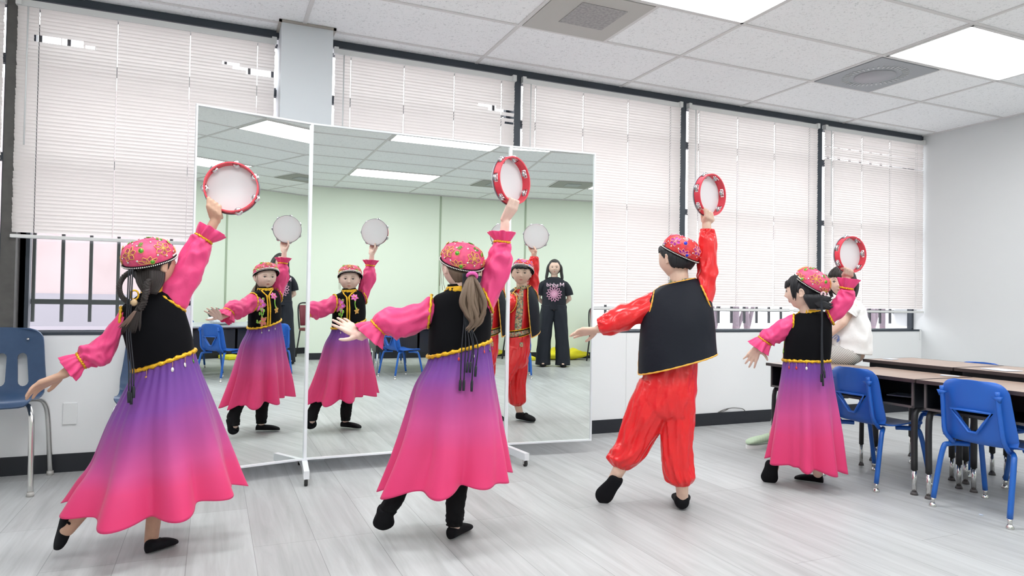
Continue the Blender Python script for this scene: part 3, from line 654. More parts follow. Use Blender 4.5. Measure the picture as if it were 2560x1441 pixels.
def adult_chair(label, loc, rz, metal=M_chrome, group='navy plastic chairs by the window'):
    r = empty('stacking_chair', loc, label, 'chair', group, rz)
    prof = [(0.30, 0.815), (0.285, 0.75), (0.255, 0.62), (0.225, 0.52), (0.185, 0.475), (0.09, 0.455), (-0.03, 0.458), (-0.14, 0.47), (-0.185, 0.468), (-0.205, 0.445)]
    def wf(t): return 0.36+0.08*min(1, t*3.2) if t < 0.5 else 0.44+0.04*(t-0.5)
    cut = MB()
    for k in range(-1, 2):
        x = k*0.105; w2 = 0.026; pl = []
        for i in range(7): a = PI*i/6; pl.append((x*0.92+w2*0.9*math.cos(a), 0.665+w2*0.9*math.sin(a)))
        for i in range(7): a = PI+PI*i/6; pl.append((x*1.05+w2*math.cos(a), 0.535+w2*math.sin(a)))
        cut.prism(pl, 0.10, 0.5)
    shell(prof, wf, name='seat_shell', m=M_navy, th=0.009, parent=r, cut=cut, wing=lambda t: 0.03 if t < 0.45 else 0.012)
    for x in (-0.12, 0.12): MB().disc((x, 0.262, 0.765), (0, -1, 0.2), 0.007, 0.004, 10).build('rivet', M_chrome, r)
    for sx in (-1, 1):
        for sy, yb in ((1, 0.27), (-1, -0.19)):
            lg = MB().tube([(sx*0.10, 0.04*sy+0.02, 0.445), (sx*0.19, yb*0.5+0.02, 0.442), (sx*0.222, yb*0.72, 0.405), (sx*0.232, yb*0.85, 0.30), (sx*0.24, yb, 0.012)], 0.0135, 12, 5).build('leg', metal, r)
            MB().tube([(sx*0.24, yb, 0.022), (sx*0.24, yb, 0)], [0.016, 0.0175], 14).build('glide', mat('clear glide', (0.45, 0.44, 0.42), 0.3), lg)
    return r
ac = adult_chair('navy plastic chair with slotted back and chrome legs, at the left edge', (-1.06, 4.33, 0), 0)
dup(ac, (-0.245, 4.30, 0), rad(3), 'navy plastic chair half hidden behind the tallest girl\'s skirt')

# ---------------------------------------------------------------- far side of the room (seen in the mirrors)
def long_table(label, cx, cy, rz):
    r = empty('folding_table', (cx, cy, 0), label, 'table', 'grey tables reflected behind the girl', rz)
    flat(MB().box((0, 0, 0.615), (1.15, 0.55, 0.02), bev=0.004).build('tabletop', M_greytop, r, smooth=False))
    flat(MB().box((0, 0, 0.600), (1.152, 0.552, 0.012)).build('edge_band', M_deskedge, r, smooth=False))
    b = MB()
    for x in (-0.285, 0.285): b.box((x, 0.02, 0.44), (0.54, 0.42, 0.29))
    flat(b.build('book_box', M_deskbox, r, smooth=False))
    for sx in (-1, 1):
        for sy in (-1, 1):
            lg = MB().tube([(sx*0.52, sy*0.22, 0.60), (sx*0.53, sy*0.225, 0.28)], 0.017, 10).build('leg', M_blacktube, r)
            MB().tube([(sx*0.53, sy*0.225, 0.29), (sx*0.545, sy*0.235, 0)], 0.013, 10).build('leg_extension', mat('silver leg', (0.55, 0.56, 0.58), 0.35, metal=0.6), lg)
    return r
t1 = long_table('grey-topped table with black boxes, seen in the mirror behind the girl', 2.52, -0.80, rad(5))
c = copy_tree(t1); c.location = (2.6, -1.37, 0); c['label'] = 'second grey-topped table reflected behind the first, carrying dark bags'
dup(kc, (2.20, -0.33, 0), rad(70), 'blue school chair reflected at the near table, left of the dancing girl', 'blue chairs reflected in the mirrors')
dup(kc, (2.80, -0.26, 0), rad(10), 'blue school chair reflected at the middle of the near table', 'blue chairs reflected in the mirrors')
dup(kc, (2.45, -1.88, 0), rad(185), 'blue school chair reflected on the far side of the two tables', 'blue chairs reflected in the mirrors')
def bag(name, label, c, sx, sy, sz, m, seed, cat='bag', group=None):
    mb = MB(); mb.ell((0, 0, sz*0.5), V((sx, 0, 0)), V((0, sy, 0)), V((0, 0, sz*0.55)), 28, 16); vs = []
    for v in mb.v:
        n = noise.noise(v*9+V((seed, 0, 0)))*0.35+noise.noise(v*22+V((seed, 3, 0)))*0.2
        q = V((v.x*(1+n), v.y*(1+n), max(v.z*(1+n*0.9), 0.0))); vs.append(q+V(c))
    mb.v = vs; return mb.build(name, m, org=c, label=label, cat=cat, group=group)
bag('plastic_bag', 'crumpled white plastic bag on the reflected table, left part', (2.40, -0.78, 0.627), 0.16, 0.12, 0.12, M_bag, 1, group='white bags on the reflected table')
bag('plastic_bag', 'crumpled white plastic bag on the reflected table, beside the girl\'s waist', (2.86, -0.66, 0.627), 0.17, 0.12, 0.11, M_bag, 5, group='white bags on the reflected table')
bag('backpack', 'dark green backpack lying on the rear reflected table', (2.72, -1.36, 0.627), 0.20, 0.13, 0.17, M_darkgreen, 9, 'backpack')
bag('bean_bag', 'bright yellow floor cushion along the green wall behind the teacher', (4.12, YB+0.24, 0.0), 0.40, 0.15, 0.17, M_yellow, 2, 'cushion')
flat(MB().box((3.50, YB+0.24, 0.03), (0.24, 0.36, 0.06), bev=0.015).build('floor_mat', M_yellow, org=(3.50, YB+0.24, 0), smooth=False, label='flat yellow floor mat by the black baseboard of the green wall', cat='mat'))
def banquet(label, loc, rz):
    r = empty('banquet_chair', loc, label, 'chair', 'maroon chairs by the green wall', rz)
    MB().tube([(-0.17, 0.24, 0.45), (-0.18, 0.27, 0.70), (-0.15, 0.29, 0.86), (0, 0.295, 0.885), (0.15, 0.29, 0.86), (0.18, 0.27, 0.70), (0.17, 0.24, 0.45)], 0.012, 8, 5).build('back_frame', M_blacktube, r)
    MB().box((0, 0.265, 0.68), (0.31, 0.03, 0.34), Matrix.Rotation(rad(-8), 3, 'X'), bev=0.012).build('backrest', M_maroon, r)
    MB().box((0, 0.02, 0.455), (0.40, 0.40, 0.05), bev=0.018).build('seat', M_maroon, r)
    for sx in (-1, 1):
        for yb in (0.25, -0.18): MB().tube([(sx*0.18, yb*0.85, 0.44), (sx*0.205, yb*1.1, 0)], 0.012, 10).build('leg', M_blacktube, r)
    return r
bq = banquet('maroon padded chair by the green wall, seen at the right mirror\'s edge', (4.70, -2.15, 0), rad(175))
bag('plastic_bag', 'lavender and white bag resting on the maroon chair', (4.69, -2.12, 0.482), 0.13, 0.11, 0.20, M_lav, 4)
# ---------------------------------------------------------------- people
class Fig:
    def __init__(s, base):
        s.base = V((base[0], base[1], 0)); s.v = V((base[0], base[1], 0)).normalized(); s.s = V((s.v.y, -s.v.x, 0)); s.va = math.degrees(math.atan2(s.v.y, s.v.x))
        s.lean = 0.0; s.off = 0.0
    def P(s, px, py, d=0.0):
        r = ray(px, py); b0 = s.base.dot(s.v); t = (b0+d+s.off)/r.dot(s.v); p = CAM+r*t
        if s.lean: t = (b0+d+s.off+s.lean*max(0, p.z))/r.dot(s.v); p = CAM+r*t
        return p
    def R(s, ax, ay, bx, by, k=0.8, d=0.0, rot=0.0):
        """ring between two silhouette points; k = depth/width"""
        A = s.P(ax, ay, d); B = s.P(bx, by, d); a = (B-A)/2; c = (A+B)/2
        return (c, a, s.v*(a.length*k))
    def dirw(s, deg): return V((math.cos(rad(deg)), math.sin(rad(deg)), 0))
    def th(s, deg): return rad(deg-(s.va-90))
def interp(rings, sub):
    C = crom([r[0] for r in rings], sub); A = crom([r[1] for r in rings], sub); B = crom([r[2] for r in rings], sub)
    return list(zip(C, A, B))
def loftv(rings, n=56, sub=5, disp=None, t0=None, t1=None, pw=1.0):
    """returns MB, grid[i][k]; optional opening angles t0(t), t1(t)"""
    R = interp(rings, sub); m = len(R); mb = MB(); grid = []; close = t0 is None
    for i, (c, a, b) in enumerate(R):
        t = i/(m-1); row = []; cnt = n if close else n+1
        nn = a.cross(b).normalized()
        for k in range(cnt):
            th = 2*PI*k/n if close else t0(t)+(t1(t)-t0(t))*k/n
            ct, st = math.cos(th), math.sin(th)
            if pw != 1.0: ct = math.copysign(abs(ct)**pw, ct); st = math.copysign(abs(st)**pw, st)
            p = c+a*ct+b*st
            if disp:
                q = disp(t, th, p)
                if isinstance(q, tuple): o = (p-c); o = o.normalized() if o.length > 1e-6 else a.normalized(); p = p+o*q[0]+q[1]
                else: o = (p-c); o = o.normalized() if o.length > 1e-6 else a.normalized(); p = p+o*q
            row.append(p)
        grid.append(row)
    cnt = len(grid[0]); vs = [p for r in grid for p in r]; fs = []
    for i in range(m-1):
        for k in range(n if close else cnt-1): fs.append((i*cnt+k, i*cnt+(k+1) % cnt, (i+1)*cnt+(k+1) % cnt, (i+1)*cnt+k))
    mb.add(vs, fs); return mb, grid
def surf(rings, t, th, off=0.0, pw=1.0, sub=8):
    R = interp(rings, sub); x = t*(len(R)-1); i = min(int(x), len(R)-2); f = x-i
    c = R[i][0].lerp(R[i+1][0], f); a = R[i][1].lerp(R[i+1][1], f); b = R[i][2].lerp(R[i+1][2], f)
    ct, st = math.cos(th), math.sin(th)
    if pw != 1.0: ct = math.copysign(abs(ct)**pw, ct); st = math.copysign(abs(st)**pw, st)
    o = a*ct+b*st; return c+o+o.normalized()*off
def thick(o, th, off=1):
    s = o.modifiers.new('s', 'SOLIDIFY'); s.thickness = th; s.offset = off; return o
def closed(mb, grid):
    cnt = len(grid[0]); m = len(grid); mb.f.append(tuple(range(cnt-1, -1, -1))); mb.f.append(tuple((m-1)*cnt+k for k in range(cnt))); return mb

# -- head ---------------------------------------------------------------------
def head_pt(x, y, z, child=True):
    """direction (unit sphere) -> local point; x right, y forward, z up; half height 1"""
    X = x*0.79; Y = y*0.88; Z = z
    if z < 0.05:
        q = (0.05-z); X *= 1-0.29*q**2.0; Y *= 1-0.22*q**1.6*(1 if y > 0 else 2.0)
    if y < 0 and z > -0.3: Y *= 1.04
    if y > 0:
        g = lambda cx, cz, sx, sz: math.exp(-((X-cx)/sx)**2-((Z-cz)/sz)**2)
        Y += 0.155*g(0, -0.26, 0.085, 0.085)+0.085*g(0, -0.10, 0.065, 0.16)+0.02*g(0.09, -0.28, 0.05, 0.05)+0.02*g(-0.09, -0.28, 0.05, 0.05)
        Y -= 0.055*(g(0.29, 0.0, 0.15, 0.085)+g(-0.29, 0.0, 0.15, 0.085))
        Y += 0.03*(g(0.28, 0.15, 0.2, 0.06)+g(-0.28, 0.15, 0.2, 0.06))
        Y += 0.055*(g(0.36, -0.35, 0.18, 0.2)+g(-0.36, -0.35, 0.18, 0.2))
        Y += 0.062*g(0, -0.50, 0.13, 0.055)+0.05*g(0, -0.595, 0.11, 0.05)-0.02*g(0, -0.545, 0.15, 0.018)-0.02*g(0, -0.68, 0.16, 0.05)+0.07*g(0, -0.82, 0.16, 0.12)
    return V((X, Y, Z))
class Head:
    def __init__(s, c, F, U, h):
        s.cap = None; s.c = V(c); s.F = V(F).normalized(); U = V(U); s.U = (U-s.F*U.dot(s.F)).normalized(); s.R = s.F.cross(s.U); s.h = h
    def w(s, p): return s.c+(s.R*p.x+s.F*p.y+s.U*p.z)*s.h
    def fit(s, p, k=0.95):
        if not s.cap: return p
        C, A, R, Hh = s.cap; A = A.normalized(); d = p-C; z = d.dot(A)
        if z <= -0.014: return p
        rv = d-A*z; z = min(z, Hh*0.93*k); m_ = R*k*max(0.05, 1-(max(z, 0)/Hh)**3.2)**0.5
        if rv.length > m_: rv = rv*(m_/rv.length)
        return C+A*z+rv
    def face(s, x, z, off=0.0):
        """point on the face surface at lateral x, height z (head units)"""
        y = math.sqrt(max(0.02, 1-(x/0.79)**2-z*z)); d = V((x/0.79, y, z)).normalized()
        for _ in range(4):
            p = head_pt(d.x, d.y, d.z); d = V((d.x+(x-p.x)*0.9, d.y, d.z+(z-p.z)*0.9)).normalized()
        p = head_pt(d.x, d.y, d.z); return s.w(V((p.x, p.y+off, p.z)))
    def add(s, mb, ears=True):
        nu, nv = 72, 54; vs = [s.w(head_pt(0, 0, -1))]; fs = []
        for i in range(1, nv):
            ph = -PI/2+PI*i/nv
            for k in range(nu):
                t = 2*PI*k/nu; vs.append(s.w(head_pt(math.cos(ph)*math.cos(t), math.cos(ph)*math.sin(t), math.sin(ph))))
        vs.append(s.w(head_pt(0, 0, 1))); top = len(vs)-1
        for k in range(nu): fs.append((0, 1+(k+1) % nu, 1+k)); fs.append((top, top-nu+k, top-nu+(k+1) % nu))
        for i in range(nv-2):
            for k in range(nu): a = 1+i*nu; fs.append((a+k, a+(k+1) % nu, a+nu+(k+1) % nu, a+nu+k))
        vs = [s.fit(p, 0.88) for p in vs]; mb.add(vs, fs)
        if ears:
            for sg in (-1, 1):
                q = [V((sg*(0.825+0.05*math.sin(a)), -0.10+0.115*math.cos(a)-0.02, -0.06+0.20*math.sin(a+0.3))) for a in [2*PI*i/12 for i in range(12)]]
                pts = [s.w(p) for p in q]
                for i in range(12): mb.capsule(pts[i], s.h*0.042, pts[(i+1) % 12], s.h*0.042, 8)
                mb.ell(s.w(V((sg*0.795, -0.09, -0.07))), s.F*s.h*0.11, s.R*s.h*0.05, s.U*s.h*0.17, 12, 8)
                mb.ell(s.w(V((sg*0.80, -0.05, -0.27))), s.F*s.h*0.06, s.R*s.h*0.05, s.U*s.h*0.07, 10, 7)
    def features(s, root, org, brow=None, eye_open=1.0, lipm=None, gaze=0.0):
        brow = brow or M_brow
        for sg in (-1, 1):
            ec = s.face(sg*0.285, 0.0, -0.085)
            e = MB().ell(ec, s.R*s.h*0.135, s.F*s.h*0.105, s.U*s.h*0.066*eye_open, 18, 12).build('eye', M_eye, root, org)
            ic = s.face(sg*0.285+gaze, -0.003, 0.022)
            MB().ell(s.face(sg*0.285+gaze, 0.0, -0.015), s.R*s.h*0.062, s.F*s.h*0.052, s.U*s.h*0.062*eye_open, 14, 9).build('iris', M_iris, e, org)
            lid = [s.face(sg*(0.285+x), 0.0+z*eye_open, 0.012) for x, z in ((-0.125, -0.005), (-0.07, 0.045), (0, 0.06), (0.07, 0.045), (0.13, 0.005))]
            MB().tube(lid, [s.h*0.006, s.h*0.016, s.h*0.019, s.h*0.016, s.h*0.006], 6, 3).build('eyelash', M_brow, e, org)
            bl = [s.face(sg*x, z, 0.0) for x, z in ((0.15, 0.165), (0.24, 0.20), (0.34, 0.205), (0.44, 0.165))]
            MB().tube(bl, [s.h*0.012, s.h*0.023, s.h*0.02, s.h*0.006], 6, 3, flat=0.7).build('eyebrow', brow, root, org)
        lp = MB()
        up_ = [s.face(x, z, 0.002) for x, z in ((-0.15, -0.545), (-0.08, -0.530), (-0.03, -0.520), (0, -0.526), (0.03, -0.520), (0.08, -0.530), (0.15, -0.545))]
        lo_ = [s.face(x, z, 0.002) for x, z in ((-0.15, -0.545), (-0.08, -0.565), (0, -0.575), (0.08, -0.565), (0.15, -0.545))]
        lp.tube(up_, [s.h*0.006, s.h*0.020, s.h*0.026, s.h*0.022, s.h*0.026, s.h*0.020, s.h*0.006], 8, 3).tube(lo_, [s.h*0.006, s.h*0.024, s.h*0.032, s.h*0.024, s.h*0.006], 8, 3)
        lp.build('lips', lipm or M_lip, root, org)
        mb = MB(); mb.tube([s.face(x, -0.546, 0.022) for x in (-0.13, -0.06, 0, 0.06, 0.13)], [s.h*0.003, s.h*0.005, s.h*0.005, s.h*0.005, s.h*0.003], 6, 2).build('mouth_line', M_brow, root, org)
def hair_cap(H, root, org, m, line, off=0.07, low=-0.35, rough_=0.02, seed=0, name='hair', ear=True):
    """shell of hair on the skull; line(X,Y,Z) -> lowest height of the hair"""
    nu, nv = 150, 46
    def P(ph, t):
        x, y, z = math.cos(ph)*math.cos(t), math.cos(ph)*math.sin(t), math.sin(ph)
        X, Y, Z = x*0.79, y*0.88, z
        if z < 0.05: q = 0.05-z; X *= 1-0.27*q**2.0; Y *= 1-0.22*q**1.6*(1 if y > 0 else 1.4)
        g = noise.noise(V((math.cos(t)*9+seed, math.sin(t)*9, ph*1.0)))*rough_*1.4+noise.noise(V((math.cos(t)*28+seed, math.sin(t)*28, ph*0.6)))*rough_
        lim = line(X, Y, Z)+0.05*noise.noise(V((math.cos(t)*16+seed, math.sin(t)*16, 3)))
        if ear and abs(X) > 0.45:
            lim = max(lim, 0.14-((Y+0.08)/0.19)**2*0.55)
        return X, Y, Z, g, lim
    vs = []; st = []; fs = []
    for k in range(nu):
        t = 2*PI*k/nu; pl = PI/2; ph = PI/2
        while ph > -PI/2:
            X, Y, Z, g, lim = P(ph, t)
            if Z < lim: break
            pl = ph; ph -= 0.02
        for i in range(nv+1):
            f = (i/nv)**0.8; ph = pl+(PI/2-pl)*f; X, Y, Z, g, lim = P(ph, t)
            e = min(1.0, i/5); o = 1+(off+g)*(0.25+0.75*math.sin(e*PI/2))
            vs.append(H.fit(H.w(V((X*o, Y*o, Z*o))), 0.915)); st.append(t*3+seed)
    n = nv+1
    for k in range(nu):
        for i in range(nv): fs.append((k*n+i, ((k+1) % nu)*n+i, ((k+1) % nu)*n+i+1, k*n+i+1))
    o = fin(name, vs, fs, m, root, org, attr=('strand', st)); thick(o, H.h*0.08, -1); return o
def strands(name, m, root, org, paths, r, n=9, sub=4, flat_=1.0, seed=0):
    mb = MB(); st = []
    for j, (pts, rr) in enumerate(paths):
        b = len(mb.v); mb.tube(pts, rr if isinstance(rr, list) else [rr]*len(pts), n, sub, flat=flat_); st += [j*1.37+0.12*(i % n)+seed for i in range(len(mb.v)-b)]
    return fin(name, mb.v, mb.f, m, root, org, attr=('strand', st))

# -- hands --------------------------------------------------------------------
def hand(mb, W, D, N, L=0.125, curl=(10, 14, 16, 20), spread=14, thumb=(45, 10), side=1, sc_=1.0, bend=None):
    """W wrist, D finger direction, N palm normal, side=+1 thumb toward N x D; lengths for a child"""
    W = V(W); D = V(D).normalized(); N = V(N); N = (N-D*N.dot(D)).normalized(); S_ = N.cross(D)*side
    pl = L*0.50; fl = [L*0.46, L*0.52, L*0.48, L*0.38]; offs = [0.185, 0.062, -0.062, -0.18]
    r = L*0.062*sc_
    roots = []
    for i in range(4):
        k0 = W+S_*(offs[i]*0.50*L)+D*(0.02*L); k1 = W+D*(pl*(1-0.06*abs(i-1.2)))+S_*(offs[i]*1.12*L)
        mb.capsule(k0, L*0.088, k1, L*0.080, 10); roots.append(k1)
    for i in range(3): mb.capsule((roots[i]+roots[i+1])/2-D*0.006, L*0.070, W+D*0.01, L*0.088, 10)
    mb.capsule(W-D*0.012, L*0.115, W+D*0.02, L*0.115, 12)
    for i in range(4):
        a0 = rad(spread*(1.5-i)/1.5*0.8); d = (D*math.cos(a0)+S_*math.sin(a0)).normalized(); p = roots[i]; ax = d.cross(N)
        ang = 0; rr = r*(1.0 if i < 3 else 0.86); c = curl[i]
        for j, seg in enumerate((0.45, 0.31, 0.24)):
            ang += rad(c*(0.8 if j == 0 else 1.1)); dd = d*math.cos(ang)+N*math.sin(ang); q = p+dd*(fl[i]*seg)
            mb.capsule(p, rr*(1.06-0.10*j), q, rr*(0.97-0.12*j), 10); p = q
    ta, tn = thumb; b = W+D*(pl*0.18)+S_*(0.20*L); dt = (D*math.cos(rad(ta))+S_*math.sin(rad(ta))+N*math.sin(rad(tn))).normalized()
    p1 = b+dt*(0.20*L); mb.capsule(W+D*0.01+S_*(0.06*L), L*0.085, b, L*0.088, 10); mb.capsule(b, L*0.088, p1, L*0.072, 10)
    p2 = p1+(dt*0.93+D*0.35+N*0.12*math.copysign(1, tn)).normalized()*(0.17*L); mb.capsule(p1, L*0.070, p2, L*0.062, 10)
    p3 = p2+(dt*0.8+D*0.5).normalized()*(0.12*L); mb.capsule(p2, L*0.062, p3, L*0.052, 10)
    return mb
def grip(mb, W, T, C, rimr, ax, L=0.12, n=4):
    """fist of a raised hand closing over a rim: W wrist, T point on the rim, C drum centre, ax drum axis (toward skin)"""
    W = V(W); T = V(T); rad_ = (T-C).normalized(); tan = ax.cross(rad_).normalized()
    D = (T-W).normalized()
    if tan.dot(V((0, 0, 1)).cross(ax)) < 0: tan = -tan
    K = []
    for i in range(n):
        o = (i-1.5)*L*0.145; k0 = W+tan*(o*0.55); k1 = T-D*(L*0.16)+tan*o*1.02-ax*(L*0.17)
        mb.capsule(k0, L*0.095, k1, L*0.085, 10); K.append(k1)
    for i in range(n-1): mb.capsule((K[i]+K[i+1])/2, L*0.072, W+D*0.012, L*0.095, 10)
    for i in range(n):
        o = (i-1.5)*L*0.150; rr = L*0.066*(0.9 if i == 3 else 1)
        p0 = K[i]; p1 = T+tan*o+D*(L*0.12)-ax*(L*0.16); p2 = T+tan*o*0.96+D*(L*0.16)+ax*(L*0.02); p3 = T+tan*o*0.92+D*(L*0.08)+ax*(L*0.10)
        mb.capsule(p0, rr*1.1, p1, rr, 10).capsule(p1, rr, p2, rr*0.95, 10).capsule(p2, rr*0.95, p3, rr*0.85, 10)
    # thumb on the skin side
    b = W+D*(L*0.20)+ax*(L*0.10)+tan*(-L*0.16); p1 = T-D*(L*0.16)+ax*(L*0.30)-tan*(L*0.22); p2 = T+D*(L*0.12)+ax*(L*0.27)-tan*(L*0.16)
    mb.capsule(W+D*0.01, L*0.10, b, L*0.095, 10).capsule(b, L*0.09, p1, L*0.074, 10).capsule(p1, L*0.072, p2, L*0.058, 10)
    mb.capsule(W-D*0.015, L*0.13, W+D*0.018, L*0.125, 12)
def tambourine(label, C, ax, R=0.105, dep=0.042, ph=0.3, org_group='red tambourines held up by the dancers', n=7):
    """C centre, ax = axis toward the drum skin"""
    C = V(C); ax = V(ax).normalized(); a = ax.cross(V((0, 0, 1))).normalized(); b = a.cross(ax).normalized()
    r = empty('tambourine', C, label, 'tambourine', org_group)
    def P(t, rr, d): return a*(math.cos(t)*rr)+b*(math.sin(t)*rr)+ax*d
    sg = 168; slots = [(ph+2*PI*k/n) for k in range(n)]; sw = 0.20
    def inslot(t):
        return any(abs((t-s+PI) % (2*PI)-PI) < sw for s in slots)
    hw = dep/2; lv = [-hw, -0.011, 0.011, hw]; mb = MB(); vs = []; fs = []
    for k in range(sg):
        t = 2*PI*k/sg
        for rr in (R, R-0.0055):
            for d in lv: vs.append(P(t, rr, d))
    def id_(k, w_, l): return (k % sg)*8+w_*4+l
    for k in range(sg):
        tm = 2*PI*(k+0.5)/sg; hol = inslot(tm)
        for l in range(3):
            if l == 1 and hol: continue
            fs.append((id_(k, 0, l), id_(k+1, 0, l), id_(k+1, 0, l+1), id_(k, 0, l+1))); fs.append((id_(k, 1, l+1), id_(k+1, 1, l+1), id_(k+1, 1, l), id_(k, 1, l)))
        if hol:
            for l in (1, 2): fs.append((id_(k, 0, l), id_(k+1, 0, l), id_(k+1, 1, l), id_(k, 1, l)))
        fs.append((id_(k, 0, 0), id_(k, 1, 0), id_(k+1, 1, 0), id_(k+1, 0, 0))); fs.append((id_(k, 0, 3), id_(k+1, 0, 3), id_(k+1, 1, 3), id_(k, 1, 3)))
    rim = mb.add(vs, fs).build('rim', M_tamb, r); soft(rim, 40)
    sk = MB().disc(ax*(hw-0.0015), ax, R+0.0012, 0.0022, 96, a=a); soft(sk.build('drum_skin', M_skin_drum, r), 40)
    bd = MB().loop([P(2*PI*k/72, R+0.0022, hw-0.006) for k in range(72)], 0.0028, 6); bd.build('skin_band', mat('grey band', (0.22, 0.22, 0.26), 0.35, metal=0.5), r)
    for s in slots:
        if True:
            j = MB(); c = P(s, R-0.003, 0); tg = -a*math.sin(s)+b*math.cos(s); ro = a*math.cos(s)+b*math.sin(s)
            for o in (-0.0045, 0.0045):
                prof = [(0.0015, 0.0), (0.006, 0.0022), (0.0085, 0.0022), (0.0165, 0.0), (0.0165, 0.0008), (0.0088, 0.0032), (0.006, 0.0032), (0.001, 0.0012)]
                L = lathe(prof, 20); sgn = 1 if o > 0 else -1
                nx = ax  # jingles spin on a pin parallel to the drum axis
                j.add([c+ro*v.x+tg*v.y+nx*(v.z*sgn+o*0.7) for v in L.v], L.f)
            j.tube([c-ax*0.013, c+ax*0.013], 0.0013, 6); j.build('jingle', M_steel, r)
    return r, C, ax, a, b

# -- clothing helpers -----------------------------------------------------------
def wrinkle(amp, kt, kth, seed, edge=0.0, ridge=True):
    def f(t, th, p):
        q = noise.noise(V((math.cos(th)*kth+seed, math.sin(th)*kth, t*kt))); q2 = noise.noise(V((math.cos(th)*kth*2.2+seed*1.7, math.sin(th)*kth*2.2, t*kt*2.1+5)))
        if ridge: q = 0.6-abs(q)*2.4
        e = 1.0
        if edge: e = min(1, t/edge, (1-t)/edge)
        return amp*(q*0.8+q2*0.6)*e
    return f
def band(root, org, c, a, b, r=0.006, name='gold_trim', m=None, n=64, seed=0, zig=0.004):
    zig = zig*0.55
    """bumpy sequin trim ring through centre c with half axes a, b"""
    ax = a.cross(b).normalized(); pts = []
    for k in range(n):
        t = 2*PI*k/n; o = a*math.cos(t)+b*math.sin(t); pts.append(c+o*(1+noise.noise(V((k*0.7+seed, 0, 0)))*0.03)+ax*(zig*math.sin(k*PI/2.0)*0.8))
    rs = [r*(1+0.28*math.sin(k*1.9+seed)) for k in range(n)]
    return MB().loop(pts, rs, 7).build(name, m or M_gold, root, org)
def strip(root, org, pts, r=0.005, name='gold_trim', m=None, flat_=1.0, seed=0, sub=3):
    P = crom([V(p) for p in pts], sub); rs = [r*(1+0.18*math.sin(i*1.7+seed)) for i in range(len(P))]
    return MB().tube(P, rs, 8, flat=flat_).build(name, m or M_gold, root, org)
def sleeve(root, org, keys, m, seed=0, amp=0.010, kt=5, kth=1.1, ruffle=None, puff=0.0, elastic=False, trimgold=True):
    """keys: list of rings (c,a,b) shoulder -> cuff"""
    w_ = wrinkle(amp, kt, kth, seed, 0.10)
    c0, a0, b0 = keys[0]; c1 = keys[1][0]; keys = [(c0-(c1-c0)*0.40, a0*0.55, b0*0.55)]+list(keys)
    def dd(t, th, p):
        g = 0.0
        if ruffle or elastic:
            e = max(0, 1-(1-t)/0.16); g = 0.0035*e*math.cos(th*13+seed)
        return w_(t, th, p)+g
    mb, gr = loftv(keys, 52, 7, dd); o = mb.build('sleeve', m, root, org); thick(o, 0.002, 0)
    c, a, b = keys[-1]
    if trimgold and ruffle: band(o, org, c, a*1.06, b*1.06, 0.0052, 'gold_trim', seed=seed, zig=0.003)
    if ruffle:
        def rf(t, th, p): return 0.010*t*math.sin(th*6+seed)+0.008*t*math.sin(th*9+seed*2)+0.0025*(1-t)*math.cos(th*13)
        mb, gr = loftv([keys[-1]]+ruffle, 60, 6, rf); r_ = mb.build('ruffle', m, o, org); thick(r_, 0.0016, 0)
    return o
